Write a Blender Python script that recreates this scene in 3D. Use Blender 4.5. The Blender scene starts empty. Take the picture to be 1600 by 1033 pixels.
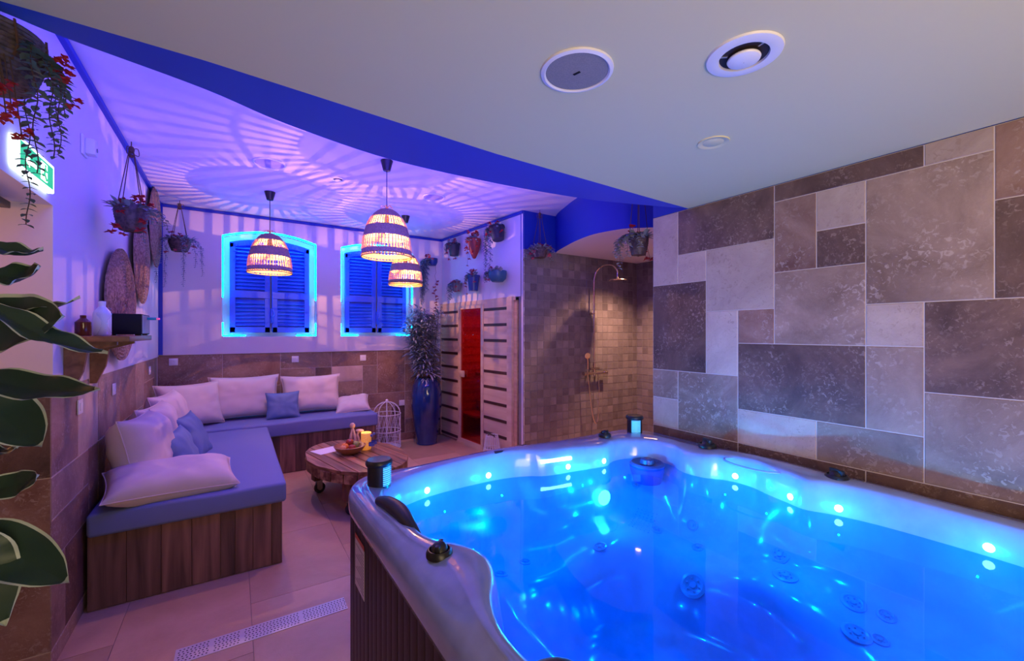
import bpy, bmesh, math, random
from mathutils import Vector, Matrix, noise
from mathutils.bvhtree import BVHTree
R = math.radians
PI = math.pi
S = bpy.context.scene
C = S.collection
rng = random.Random(7)

# ---------------------------------------------------------------- camera, world, exposure
cam_d = bpy.data.cameras.new('camera'); cam_d.sensor_width = 36; cam_d.lens = 15.0
cam_d.shift_y = 3.5/1600; cam_d.clip_start = .05
cam = bpy.data.objects.new('camera', cam_d); C.objects.link(cam)
cam.location = (0, 0, 1.6); cam.rotation_euler = (R(90), 0, R(-33)); S.camera = cam
S.view_settings.view_transform = 'Standard'; S.view_settings.look = 'None'
S.view_settings.gamma = 1; S.view_settings.use_curve_mapping = False
S.view_settings.exposure = 0.0
S.cycles.use_denoising = True
S.cycles.max_bounces = 8; S.cycles.diffuse_bounces = 4; S.cycles.transparent_max_bounces = 24
S.cycles.caustics_reflective = False; S.cycles.caustics_refractive = False
S.cycles.sample_clamp_indirect = 4
w = bpy.data.worlds.new('world'); S.world = w; w.use_nodes = True
w.node_tree.nodes['Background'].inputs[0].default_value = (.1, .1, .2, 1)
w.node_tree.nodes['Background'].inputs[1].default_value = .05

def area(name, loc, target, size, power, col, size_y=None, spread=180):
    d = bpy.data.lights.new(name, 'AREA'); d.energy = power; d.color = col; d.size = size
    if size_y: d.shape = 'RECTANGLE'; d.size_y = size_y
    d.spread = R(spread)
    o = bpy.data.objects.new(name, d); C.objects.link(o); o.location = loc
    o.rotation_euler = (Vector(target)-Vector(loc)).to_track_quat('-Z', 'Y').to_euler()
    return o
def point(name, loc, power, col, rad=.02, parent=None):
    d = bpy.data.lights.new(name, 'POINT'); d.energy = power; d.color = col; d.shadow_soft_size = rad
    if 'water' in name or 'led' in name: d.specular_factor = 0
    o = bpy.data.objects.new(name, d); C.objects.link(o); o.location = loc; o.parent = parent
    return o
VIOLET = (.085, .045, 1.0)
# cove light lying on the lowered ceiling, washing the lounge violet
area('cove_light', (.9, 2.35, 2.9), (.9, 6.2, 1.6), 2.6, 34, VIOLET, .3)
area('lounge_ceiling_fill', (1.0, 4.2, 2.25), (1.0, 4.21, 3.05), 2.4, 56, VIOLET, 2.6)  # added upward fill in mid-room for an even violet ceiling, no lamp hangs here
# unseen warm fill added behind the camera, turned up at the lowered ceiling
area('low_ceiling_fill', (.6, -1.5, 1.1), (1.5, .4, 2.3), 1.6, 32, (1, .80, .48), 1.0, 150)
area('stone_wall_fill', (-.2, -2.2, 1.9), (2.57, 1.0, 1.8), 1.0, 9, (1, .66, .38), 1.0, 80)  # second added fill, aimed at the stone wall, from no known lamp
point('hall_light', (-1.2, 2.1, 1.9), 6, (1, .42, .17), .08)
UPPER, LOW, SHOW = 3.06, 2.44, 2.6
YB = 6.2; XL = -.72; XR = 2.57

# ---------------------------------------------------------------- materials
M = {}
def mat(name, col, rough=.6, metal=0, emit=None, es=0, spec=.5, coat=0, trans=0, bump=None, noise_=None, alpha=1):
    """bump = (scale, strength); noise_ = (second colour, scale, lo, hi)"""
    m = bpy.data.materials.new(name); m.use_nodes = True; M[name] = m
    nt = m.node_tree; b = nt.nodes['Principled BSDF']
    b.inputs['Base Color'].default_value = (*col, 1); b.inputs['Roughness'].default_value = rough
    b.inputs['Metallic'].default_value = metal; b.inputs['Specular IOR Level'].default_value = spec
    b.inputs['Coat Weight'].default_value = coat; b.inputs['Transmission Weight'].default_value = trans
    b.inputs['Alpha'].default_value = alpha
    if emit: b.inputs['Emission Color'].default_value = (*emit, 1); b.inputs['Emission Strength'].default_value = es
    tc = nt.nodes.new('ShaderNodeTexCoord')
    if noise_:
        n = nt.nodes.new('ShaderNodeTexNoise'); n.inputs['Scale'].default_value = noise_[1]; n.inputs['Detail'].default_value = 8
        r = nt.nodes.new('ShaderNodeValToRGB'); r.color_ramp.elements[0].position = noise_[2]; r.color_ramp.elements[1].position = noise_[3]
        r.color_ramp.elements[0].color = (*col, 1); r.color_ramp.elements[1].color = (*noise_[0], 1)
        nt.links.new(tc.outputs['Object'], n.inputs['Vector']); nt.links.new(n.outputs['Fac'], r.inputs['Fac'])
        nt.links.new(r.outputs['Color'], b.inputs['Base Color'])
    if bump:
        n = nt.nodes.new('ShaderNodeTexNoise'); n.inputs['Scale'].default_value = bump[0]; n.inputs['Detail'].default_value = 6
        bp = nt.nodes.new('ShaderNodeBump'); bp.inputs['Strength'].default_value = bump[1]; bp.inputs['Distance'].default_value = .01
        nt.links.new(tc.outputs['Object'], n.inputs['Vector']); nt.links.new(n.outputs['Fac'], bp.inputs['Height'])
        nt.links.new(bp.outputs['Normal'], b.inputs['Normal'])
    return m
def nodes(m): return m.node_tree, m.node_tree.nodes, m.node_tree.links, m.node_tree.nodes['Principled BSDF']

def travertine(name, a, b_, pit, scale=3.0, rough=.5, amt=.62):
    """stone: cloudy veins between a and b_, plus filled pits of another tone; the tone also varies from tile to tile"""
    m = mat(name, a, rough); nt, N, L, P = nodes(m)
    tc = N.new('ShaderNodeTexCoord'); geo = N.new('ShaderNodeNewGeometry')
    off = N.new('ShaderNodeVectorMath'); off.operation = 'MULTIPLY_ADD'
    comb = N.new('ShaderNodeCombineXYZ')
    for i in range(3): L.new(geo.outputs['Random Per Island'], comb.inputs[i])
    off.inputs[1].default_value = (37, 23, 11); L.new(comb.outputs[0], off.inputs[0]); L.new(tc.outputs['Object'], off.inputs[2])
    n1 = N.new('ShaderNodeTexNoise'); n1.inputs['Scale'].default_value = scale; n1.inputs['Detail'].default_value = 12; n1.inputs['Roughness'].default_value = .68; n1.inputs['Distortion'].default_value = .6
    L.new(off.outputs[0], n1.inputs['Vector'])
    r1 = N.new('ShaderNodeValToRGB'); r1.color_ramp.elements[0].position = .33; r1.color_ramp.elements[1].position = .67
    r1.color_ramp.elements[0].color = (*a, 1); r1.color_ramp.elements[1].color = (*b_, 1); L.new(n1.outputs['Fac'], r1.inputs['Fac'])
    n2 = N.new('ShaderNodeTexNoise'); n2.inputs['Scale'].default_value = scale*17; n2.inputs['Detail'].default_value = 7; n2.inputs['Roughness'].default_value = .62; n2.inputs['Distortion'].default_value = .8
    L.new(off.outputs[0], n2.inputs['Vector'])
    r2 = N.new('ShaderNodeValToRGB'); r2.color_ramp.elements[0].position = amt; r2.color_ramp.elements[1].position = amt+.04
    r2.color_ramp.elements[0].color = (0, 0, 0, 1); r2.color_ramp.elements[1].color = (1, 1, 1, 1); L.new(n2.outputs['Fac'], r2.inputs['Fac'])
    n3 = N.new('ShaderNodeTexNoise'); n3.inputs['Scale'].default_value = scale*1.9; n3.inputs['Detail'].default_value = 4; L.new(off.outputs[0], n3.inputs['Vector'])
    r3 = N.new('ShaderNodeValToRGB'); r3.color_ramp.elements[0].position = .40; r3.color_ramp.elements[1].position = .66; L.new(n3.outputs['Fac'], r3.inputs['Fac'])
    mm3 = N.new('ShaderNodeMath'); mm3.operation = 'MULTIPLY'; L.new(r2.outputs['Color'], mm3.inputs[0]); L.new(r3.outputs['Color'], mm3.inputs[1])
    mx = N.new('ShaderNodeMix'); mx.data_type = 'RGBA'; mx.inputs['B'].default_value = (*pit, 1)
    mm4 = N.new('ShaderNodeMath'); mm4.operation = 'MULTIPLY'; mm4.inputs[1].default_value = .6; L.new(mm3.outputs[0], mm4.inputs[0]); L.new(mm4.outputs[0], mx.inputs['Factor']); L.new(r1.outputs['Color'], mx.inputs['A'])
    hsv = N.new('ShaderNodeHueSaturation'); mr = N.new('ShaderNodeMapRange'); mr.inputs['To Min'].default_value = .82; mr.inputs['To Max'].default_value = 1.18
    L.new(geo.outputs['Random Per Island'], mr.inputs['Value']); L.new(mr.outputs[0], hsv.inputs['Value']); L.new(mx.outputs['Result'], hsv.inputs['Color'])
    L.new(hsv.outputs[0], P.inputs['Base Color'])
    bp = N.new('ShaderNodeBump'); bp.inputs['Strength'].default_value = .35; bp.inputs['Distance'].default_value = .004
    L.new(n2.outputs['Fac'], bp.inputs['Height']); L.new(bp.outputs[0], P.inputs['Normal'])
    return m
LT, MD, DK, RD = (.52,.43,.36), (.36,.25,.19), (.17,.095,.065), (.34,.2,.14)
travertine('stone_light', (.42,.30,.23), (.60,.47,.37), (.33,.22,.16), 2.6, amt=.57)
travertine('stone_mid', (.20,.125,.085), (.42,.29,.21), (.56,.44,.35), 2.6, amt=.55)
travertine('stone_dark', (.065,.034,.024), (.20,.115,.08), (.40,.29,.23), 3.2, amt=.55)
travertine('stone_red', (.18,.085,.055), (.38,.24,.17), (.54,.44,.37), 3.0, amt=.55)
travertine('floor_stone', (.48,.29,.17), (.60,.39,.25), (.38,.23,.14), 1.6, rough=.38, amt=.7)
travertine('zellige', (.15,.13,.13), (.27,.24,.235), (.32,.29,.28), 2.0, rough=.16, amt=.8)
def wood(name, a, b_, axis=2, rough=.5, scale=1.0, per_island=.25):
    m = mat(name, a, rough); nt, N, L, P = nodes(m)
    tc = N.new('ShaderNodeTexCoord'); mp = N.new('ShaderNodeMapping'); sc = [22*scale]*3; sc[axis] = 1.6*scale; mp.inputs['Scale'].default_value = sc
    geo = N.new('ShaderNodeNewGeometry'); add = N.new('ShaderNodeVectorMath'); add.operation = 'ADD'
    sc2 = N.new('ShaderNodeMath'); sc2.operation = 'MULTIPLY'; sc2.inputs[1].default_value = 31
    L.new(geo.outputs['Random Per Island'], sc2.inputs[0]); L.new(tc.outputs['Object'], mp.inputs[0]); L.new(mp.outputs[0], add.inputs[0]); L.new(sc2.outputs[0], add.inputs[1])
    n = N.new('ShaderNodeTexNoise'); n.inputs['Scale'].default_value = 1; n.inputs['Detail'].default_value = 6; n.inputs['Distortion'].default_value = .5
    L.new(add.outputs[0], n.inputs['Vector'])
    r = N.new('ShaderNodeValToRGB'); r.color_ramp.elements[0].position = .3; r.color_ramp.elements[1].position = .72
    r.color_ramp.elements[0].color = (*a, 1); r.color_ramp.elements[1].color = (*b_, 1); L.new(n.outputs['Fac'], r.inputs['Fac'])
    hsv = N.new('ShaderNodeHueSaturation'); mr = N.new('ShaderNodeMapRange'); mr.inputs['To Min'].default_value = 1-per_island; mr.inputs['To Max'].default_value = 1+per_island
    L.new(geo.outputs['Random Per Island'], mr.inputs['Value']); L.new(mr.outputs[0], hsv.inputs['Value']); L.new(r.outputs[0], hsv.inputs['Color']); L.new(hsv.outputs[0], P.inputs['Base Color'])
    return m
wood('bench_wood', (.05,.022,.016), (.24,.115,.08), 2, .6, .8, .4)
wood('table_wood', (.13,.05,.022), (.52,.25,.11), 1, .4, 1.0, .25)
wood('shelf_wood', (.14,.055,.025), (.32,.14,.06), 1, .45)
wood('sauna_wood', (.62,.42,.27), (.74,.54,.37), 0, .5, .7, .05)
wood('stripe_wood', (.04,.016,.012), (.09,.035,.025), 0, .45)
wood('sauna_inside_wood', (.40,.25,.14), (.6,.4,.24), 0, .6)
mat('white_paint', (.74,.69,.74), .75, bump=(14,.06))
mat('ceiling_white', (.76,.72,.78), .8)
mat('cream_ceiling', (.72,.645,.35), .85)
mat('blue_paint', (.008,.035,.36), .55)
mat('blue_soffit', (.006,.055,.52), .5)
mat('trim_blue', (.01,.035,.40), .5)
mat('plaster', (.78,.66,.56), .85, bump=(5,.35))
mat('grout', (.60,.52,.46), .9)
mat('floor_grout', (.36,.26,.19), .9)
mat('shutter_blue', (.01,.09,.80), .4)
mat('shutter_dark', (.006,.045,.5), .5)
mat('led_blue', (0,.1,.3), .5, emit=(0,.42,1), es=52)
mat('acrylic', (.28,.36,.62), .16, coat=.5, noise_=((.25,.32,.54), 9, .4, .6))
mat('skirt', (.035,.018,.022), .5, bump=(40,.1))
mat('black_plastic', (.012,.012,.016), .35)
mat('dark_rubber', (.02,.02,.03), .5)
mat('chrome', (.75,.73,.72), .12, metal=1)
mat('brass_chrome', (.72,.62,.50), .14, metal=1)
mat('steel', (.62,.58,.58), .35, metal=1)
mat('jet_grey', (.22,.28,.4), .3)
mat('filter_blue', (.03,.06,.22), .4)
mat('tile_joint', (.22,.20,.19), .9)
mat('led_cyan', (0,.5,.6), .4, emit=(.25,.85,1), es=12)
mat('mattress_blue', (.16,.20,.42), .7, bump=(6,.12))
mat('cushion_cream', (.72,.60,.56), .8, bump=(5,.15))
mat('cushion_blue', (.14,.22,.42), .8, bump=(5,.15))
mat('rattan', (.20,.12,.08), .7, noise_=((.34,.22,.15), 60, .4, .6), bump=(90,.5))
mat('rattan_dark', (.05,.03,.03), .6, noise_=((.12,.075,.07), 40, .4, .6), bump=(60,.3))
mat('rattan_basket', (.05,.035,.04), .6, noise_=((.12,.085,.09), 60, .4, .6), bump=(90,.4))
mat('cane', (.84,.50,.15), .6)
mat('shade_inside', (.80,.48,.17), .7)
mat('shade_weave_unlit', (.22,.14,.10), .75, noise_=((.32,.21,.15), 90, .35, .65), bump=(120,.6))  # outside of the straw lampshade, its colour darkened to look unlit
mat('seagrass', (.20,.11,.075), .85, noise_=((.42,.27,.19), 45, .35, .65), bump=(60,1))
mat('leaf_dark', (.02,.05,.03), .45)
mat('leaf_green', (.09,.15,.12), .5)
mat('leaf_blue', (.28,.34,.44), .55)
mat('leaf_grey', (.26,.30,.32), .55)
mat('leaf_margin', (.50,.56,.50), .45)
mat('flower_red', (.45,.02,.03), .6)
mat('flower_pink', (.5,.07,.12), .6)
mat('stem_brown', (.09,.05,.035), .7)
mat('cord', (.10,.05,.035), .9)
mat('cord_beige', (.34,.26,.22), .9)
mat('terracotta', (.28,.03,.02), .5)
mat('pot_blue', (.015,.05,.22), .35)
mat('pot_teal', (.03,.12,.20), .4)
mat('pot_dark', (.02,.022,.04), .5)
mat('pot_grey', (.18,.20,.24), .5)
mat('vase_blue', (.004,.022,.12), .12, coat=.6, noise_=((.006,.045,.22), 3, .35, .7))
mat('drain_steel', (.72,.66,.66), .45, metal=.3)
mat('white_metal', (.80,.78,.80), .5)
mat('white_plastic', (.80,.78,.80), .35)
mat('paper', (.85,.82,.82), .8)
mat('black', (.006,.006,.01), .6, spec=.2)
mat('fruit_apple', (.30,.02,.015), .35, noise_=((.42,.07,.03), 7, .4, .7))
mat('fruit_orange', (.85,.25,.03), .5, bump=(120,.3))
mat('fruit_peach', (.75,.36,.14), .6)
mat('fruit_green', (.36,.42,.08), .45)
mat('banana_yellow', (.70,.50,.12), .5)
mat('apron_wood', (.22,.09,.04), .4, noise_=((.60,.33,.16), 14, .45, .6))
mat('bowl_wood', (.34,.15,.07), .35, noise_=((.46,.23,.11), 8, .4, .6))
mat('carved_wood', (.62,.42,.32), .6)
mat('water_label', (.10,.16,.45), .5)
mat('speaker_grille', (.30,.26,.23), .7, noise_=((.26,.23,.21), 240, .45, .55))
mat('fabric_grille', (.42,.38,.42), .8)
mat('vent_dark', (.02,.01,.015), .8)
mat('sign_green', (.0,.25,.06), .5, emit=(.02,.62,.22), es=.9)
mat('sign_white', (.9,.9,.9), .5, emit=(.78,1,.86), es=3.2)
mat('lens_glow', (0,.3,.5), .4, emit=(.08,.5,1), es=1.5)
mat('spot_glow', (1,.9,.8), .5, emit=(1,.62,.35), es=30)
mat('filament', (1,.8,.5), .5, emit=(1,.5,.2), es=400)
mat('bulb_cap', (.03,.02,.02), .5)
mat('candle_glow', (.8,.5,.2), .5, emit=(1,.42,.06), es=1.0)
mat('candle_shell', (.85,.6,.3), .5, emit=(1,.33,.04), es=.5, noise_=((.5,.2,.04), 160, .35, .65))
mat('teal_plastic', (.0,.3,.35), .4)
mat('pink_plastic', (.9,.15,.3), .4, emit=(1,.1,.3), es=.5)
mat('amber_glass', (.10,.02,.01), .1)
mat('sticker', (.62,.56,.58), .5)
mat('sticker_red', (.55,.10,.06), .5)
mat('sticker_text', (.25,.22,.26), .6)
mat('red_glow', (.6,.05,.03), .5, emit=(1,.02,.02), es=.8)
def glassy(name, tint, gloss=.12, rough=.02, ior=1.33):
    m = bpy.data.materials.new(name); m.use_nodes = True; M[name] = m; nt = m.node_tree; N = nt.nodes; L = nt.links
    N.remove(N['Principled BSDF'])
    t = N.new('ShaderNodeBsdfTransparent'); t.inputs[0].default_value = (*tint, 1)
    g = N.new('ShaderNodeBsdfGlossy'); g.inputs['Roughness'].default_value = rough
    f = N.new('ShaderNodeFresnel'); f.inputs[0].default_value = ior
    mx = N.new('ShaderNodeMixShader'); geo = N.new('ShaderNodeNewGeometry')
    sub = N.new('ShaderNodeMath'); sub.operation = 'SUBTRACT'; sub.inputs[0].default_value = 1; L.new(geo.outputs['Backfacing'], sub.inputs[1])
    mul = N.new('ShaderNodeMath'); mul.operation = 'MULTIPLY'; L.new(f.outputs[0], mul.inputs[0]); L.new(sub.outputs[0], mul.inputs[1]); L.new(mul.outputs[0], mx.inputs[0]); L.new(t.outputs[0], mx.inputs[1]); L.new(g.outputs[0], mx.inputs[2])
    L.new(mx.outputs[0], N['Material Output'].inputs[0])
    return m, f, g
m, f_, g_ = glassy('water', (.08,.66,1), ior=1.33, rough=.03)
n = m.node_tree.nodes.new('ShaderNodeTexNoise'); n.inputs['Scale'].default_value = 6
bp = m.node_tree.nodes.new('ShaderNodeBump'); bp.inputs['Strength'].default_value = .05; bp.inputs['Distance'].default_value = .02
m.node_tree.links.new(n.outputs['Fac'], bp.inputs['Height']); m.node_tree.links.new(bp.outputs[0], g_.inputs['Normal']); m.node_tree.links.new(bp.outputs[0], f_.inputs['Normal'])
glassy('clear_glass', (.93,.95,.97), ior=1.45)
glassy('sauna_glass', (.78,.42,.38), ior=1.5)

# ---------------------------------------------------------------- mesh helpers
class MB:
    def __init__(s): s.v = []; s.f = []; s.mi = []; s.cur = 0
    def add(s, vs, fs):
        n = len(s.v); s.v += [tuple(v) for v in vs]; s.f += [tuple(i+n for i in f) for f in fs]; s.mi += [s.cur]*len(fs); return s
    def box(s, x0, x1, y0, y1, z0, z1, mtx=None, ch=0):
        if ch <= 0:
            vs = [(x, y, z) for x in (x0, x1) for y in (y0, y1) for z in (z0, z1)]
            fs = [(0,1,3,2), (4,6,7,5), (0,4,5,1), (2,3,7,6), (0,2,6,4), (1,5,7,3)]
        else:
            bm = bmesh.new(); bmesh.ops.create_cube(bm, size=1)
            bmesh.ops.scale(bm, vec=(x1-x0, y1-y0, z1-z0), verts=bm.verts); bmesh.ops.translate(bm, vec=((x0+x1)/2, (y0+y1)/2, (z0+z1)/2), verts=bm.verts)
            bmesh.ops.bevel(bm, geom=bm.edges[:], offset=ch, segments=2, affect='EDGES', profile=.5)
            bm.verts.ensure_lookup_table(); vs = [v.co.copy() for v in bm.verts]; fs = [[v.index for v in f.verts] for f in bm.faces]; bm.free()
        if mtx: vs = [mtx @ Vector(v) for v in vs]
        return s.add(vs, fs)
    def lathe(s, prof, n=32, c=(0,0,0), mtx=None, cap=True, wob=0):
        vs = []; fs = []
        for (r, z) in prof:
            for k in range(n):
                a = 2*PI*k/n; rr = r*(1+wob*math.sin(3*a+z*9)); vs.append(Vector((rr*math.cos(a), rr*math.sin(a), z)))
        for i in range(len(prof)-1):
            for k in range(n):
                a = i*n+k; b = i*n+(k+1) % n; fs.append((a, b, b+n, a+n))
        if cap:
            if prof[0][0] > 1e-4: fs.append(tuple(reversed(range(n))))
            if prof[-1][0] > 1e-4: fs.append(tuple(range((len(prof)-1)*n, len(prof)*n)))
        if mtx: vs = [mtx @ v for v in vs]
        vs = [v+Vector(c) for v in vs]
        return s.add(vs, fs)
    def tube(s, pts, r, n=8, closed=False):
        pts = [Vector(p) for p in pts]; m = len(pts); vs = []; fs = []
        rr = r if isinstance(r, (list, tuple)) else [r]*m
        prev = None
        for i, p in enumerate(pts):
            if closed: d = pts[(i+1) % m]-pts[i-1]
            else: d = pts[min(i+1, m-1)]-pts[max(i-1, 0)]
            if d.length < 1e-9: d = Vector((0,0,1))
            d.normalize()
            if prev is None: u = d.orthogonal().normalized()
            else:
                u = prev-d*prev.dot(d)
                u = u.normalized() if u.length > 1e-6 else d.orthogonal().normalized()
            prev = u; v_ = d.cross(u)
            for k in range(n):
                a = 2*PI*k/n; vs.append(p+(u*math.cos(a)+v_*math.sin(a))*rr[i])
        for i in range(m if closed else m-1):
            for k in range(n):
                a = i*n+k; b = i*n+(k+1) % n; j = ((i+1) % m)*n; fs.append((a, b, j+(k+1) % n, j+k))
        if not closed: fs += [tuple(reversed(range(n))), tuple(range((m-1)*n, m*n))]
        return s.add(vs, fs)
    def prism(s, poly, z0, z1, mtx=None):
        n = len(poly); vs = [Vector((x, y, z0)) for x, y in poly]+[Vector((x, y, z1)) for x, y in poly]
        fs = [tuple(reversed(range(n))), tuple(range(n, 2*n))]+[(i, (i+1) % n, (i+1) % n+n, i+n) for i in range(n)]
        if mtx: vs = [mtx @ v for v in vs]
        return s.add(vs, fs)
    def ball(s, c, r, n=12, sc=(1,1,1)):
        prof = [(r*math.sin(PI*i/n), -r*math.cos(PI*i/n)) for i in range(n+1)]
        prof = [(max(a, 1e-5), b) for a, b in prof]
        return s.lathe(prof, n*2 if n < 10 else 20, c, Matrix.Diagonal((*sc, 1)), cap=False)
    def build(s, name, m, parent=None, smooth=True, loc=None, bev=0, ang=35, rot=None):
        me = bpy.data.meshes.new(name); me.from_pydata(s.v, [], s.f)
        for q in (m if isinstance(m, (list, tuple)) else [m]): me.materials.append(M[q] if isinstance(q, str) else q)
        if isinstance(m, (list, tuple)): me.polygons.foreach_set('material_index', s.mi)
        bm = bmesh.new(); bm.from_mesh(me); bmesh.ops.recalc_face_normals(bm, faces=bm.faces); bm.to_mesh(me); bm.free()
        if smooth:
            me.polygons.foreach_set('use_smooth', [True]*len(me.polygons)); me.set_sharp_from_angle(angle=R(ang))
        me.update()
        o = bpy.data.objects.new(name, me); C.objects.link(o)
        if parent: o.parent = parent
        if loc: o.location = loc
        if rot: o.rotation_euler = rot
        if bev:
            b = o.modifiers.new('bevel', 'BEVEL'); b.width = bev; b.segments = 2; b.limit_method = 'ANGLE'; b.angle_limit = R(40)
        return o
def tag(o, label, cat, group=None, kind=None):
    o['label'] = label; o['category'] = cat
    if group: o['group'] = group
    if kind: o['kind'] = kind
    return o
def struct(o, label=None):
    o['kind'] = 'structure'
    if label: o['label'] = label
    return o
def thing(name, label, cat, loc=(0,0,0), rz=0, group=None):
    o = bpy.data.objects.new(name, None); C.objects.link(o); o.location = loc; o.rotation_euler = (0, 0, rz); o.empty_display_size = .1
    return tag(o, label, cat, group)
def rot(rx=0, ry=0, rz=0): return Matrix.Rotation(R(rz), 4, 'Z') @ Matrix.Rotation(R(ry), 4, 'Y') @ Matrix.Rotation(R(rx), 4, 'X')
def T(*p): return Matrix.Translation(p)
def catmull(pts, n=8, closed=False):
    out = []; m = len(pts); P = [Vector(p) for p in pts]
    for i in range(m if closed else m-1):
        p0 = P[i-1] if (closed or i > 0) else P[0]; p1 = P[i]; p2 = P[(i+1) % m]; p3 = P[(i+2) % m] if (closed or i+2 < m) else P[-1]
        for k in range(n):
            t = k/n; out.append(.5*((2*p1)+(p2-p0)*t+(2*p0-5*p1+4*p2-p3)*t*t+(3*p1-p0-3*p2+p3)*t**3))
    if not closed: out.append(P[-1])
    return out

# ---------------------------------------------------------------- room shell
# floor slabs, 60 x 90 with thin joints, on a grout bed
f = MB(); f.cur = 1; f.box(-2.2, 5.1, -3, YB+.1, -.06, -.004); f.cur = 0
tw, tl = .60, .90
for i in range(-4, 9):
    for j in range(-5, 9):
        x0, y0 = -.52+i*tw, -.2+j*tl+(.45 if i % 2 else 0)
        if x0 > 5.0 or y0 > YB: continue
        f.box(max(x0, -2.2), min(x0+tw-.003, 5.1), y0, min(y0+tl-.003, YB+.1), -.02, 0)
struct(f.build('floor', ['floor_stone', 'floor_grout'], smooth=False))
struct(MB().box(-.9, 5.1, 1.0, YB+.1, UPPER, UPPER+.1).build('ceiling', 'ceiling_white', smooth=False))
# lowered ceiling over the tub; curved rim strip painted blue
edge = catmull([(-.9,1.50,0),(-.72,1.58,0),(-.514,1.662,0),(-.408,1.711,0),(-.087,1.81,0),(.18,1.935,0),(.64,2.055,0),(1.229,2.06,0),(1.737,2.01,0),(2.048,1.945,0),(XR,1.775,0)], 6)
inner = [(-.9,1.45),(-.72,1.585),(-.5,1.612),(-.43,1.612),(-.077,1.62),(.44,1.668),(1.027,1.72),(1.897,1.752),(2.3,1.765),(XR,1.77)]
def lerp_in(x):
    for (a, b), (c, d) in zip(inner, inner[1:]):
        if a <= x <= c: return b+(d-b)*(x-a)/(c-a)
    return inner[-1][1]
ep = [(p.x, p.y) for p in edge]
slab = MB(); lip = MB(); n = len(ep)
vs = [(x, -3, LOW) for x, y in ep]+[(x, lerp_in(x), LOW) for x, y in ep]
slab.add(vs, [(i, i+1, n+i+1, n+i) for i in range(n-1)])
lip.add([(x, lerp_in(x), LOW) for x, y in ep]+[(x, y, LOW) for x, y in ep]+[(x, y, UPPER) for x, y in ep],
        [(i, i+1, n+i+1, n+i) for i in range(n-1)]+[(n+i, n+i+1, 2*n+i+1, 2*n+i) for i in range(n-1)])
slab.box(-.9, XR, -3, 1.3, LOW+.05, UPPER)
cl = struct(slab.build('ceiling', 'cream_ceiling', smooth=False)); cl['label'] = 'lowered cream ceiling above the hot tub'
struct(lip.build('trim_1', 'blue_soffit', smooth=True, ang=40), 'broad curved blue band along the edge of the lowered ceiling')

def pack(w, h, mod, seed, choices=((2,1),(2,2),(1,2),(3,2),(2,2),(3,1),(2,3),(3,2))):
    """random ashlar pattern on a grid; returns rectangles in grid units"""
    r = random.Random(seed); nx, nz = int(math.ceil(w/mod)), int(math.ceil(h/mod)); g = [[0]*nz for _ in range(nx)]; out = []
    for j in range(nz-1, -1, -1):
        for i in range(nx):
            if g[i][j]: continue
            for (a, b) in r.sample(choices, len(choices))+[(1, 1)]:
                if i+a <= nx and j-b+1 >= 0 and all(not g[i+p][j-q] for p in range(a) for q in range(b)):
                    for p in range(a):
                        for q in range(b): g[i+p][j-q] = 1
                    out.append((i, j-b+1, a, b, r.random())); break
    return out
STONE = ['stone_light', 'stone_mid', 'stone_dark', 'stone_red', 'grout']
def stone_field(mb, mp, w, h, seed, mod=.205, probs=(.30,.62,.78,1.0), z0=0):
    """mp(u, v, d) -> world point; d = distance out of the wall"""
    for (i, j, a, b, q) in pack(w, h, mod, seed):
        u0, u1 = i*mod, min((i+a)*mod, w); v1 = h-(int(math.ceil(h/mod))-j-b)*mod; v0 = max(v1-b*mod, 0)
        if u1-u0 < .01 or v1-v0 < .01: continue
        mb.cur = next(k for k, p in enumerate(probs) if q <= p)
        slabq(mb, mp, u0, u1, v0, v1)
def slabq(mb, mp, u0, u1, v0, v1, g=.0016, d=.014, ch=.003):
    a = [(u0+g, v0+g), (u1-g, v0+g), (u1-g, v1-g), (u0+g, v1-g)]; b = [(u0+g+ch, v0+g+ch), (u1-g-ch, v0+g+ch), (u1-g-ch, v1-g-ch), (u0+g+ch, v1-g-ch)]
    vs = [mp(u, v, 0) for u, v in a]+[mp(u, v, d-ch) for u, v in a]+[mp(u, v, d) for u, v in b]
    fs = [(0,1,5,4), (1,2,6,5), (2,3,7,6), (3,0,4,7), (4,5,9,8), (5,6,10,9), (6,7,11,10), (7,4,8,11), (8,9,10,11)]
    mb.add(vs, fs)

# right wall: travertine slabs in a .21 x .20 module
def mpR(u, v, d): return (XR+.014-d, 2.06-u, v)
yk = lambda k: k*.2095
zt = [2.437, 2.34, 2.135, 1.94, 1.737, 1.536, 1.335, 1.135, .93, .73, .5, .25, 0]   # row edges from the top
tiles = [ # col0, col1, row0, row1, tone
 (0,1,0,3,0),(1,4,0,2,2),(1,2,2,3,0),(2,4,2,4,0),(2,3,4,6,0),(3,4,4,5,3),(0,2,3,6,2),(0,1,6,7,1),(1,3,6,8,1),(0,1,7,8,0),
 (4,7,0,1,2),(4,5,1,3,3),(5,6,1,2,0),(5,6,2,3,2),(4,6,3,5,1),(6,8,1,4,1),(7,8,0,1,0),(8,10,0,2,3),(8,10,2,4,2),
 (6,7,4,5,0),(7,10,4,6,2),(6,7,5,7,1),(3,6,5,7,2),(3,5,7,8,0),(5,7,7,8,1),(7,10,6,8,1),
 (0,3,8,9,2),(3,6,8,9,2),(6,10,8,9,2),(0,4,9,12,1),(4,8,9,12,3),(8,10,9,12,1),
 (10,13,0,3,1),(13,15,0,2,0),(10,12,3,5,0),(12,15,2,5,3),(10,14,5,8,1),(14,15,5,9,2),(10,14,8,12,1)]
sw = MB()
for c0, c1, r0, r1, tone in tiles:
    sw.cur = tone; slabq(sw, mpR, yk(c0), yk(c1), zt[r1], zt[r0])
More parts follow.
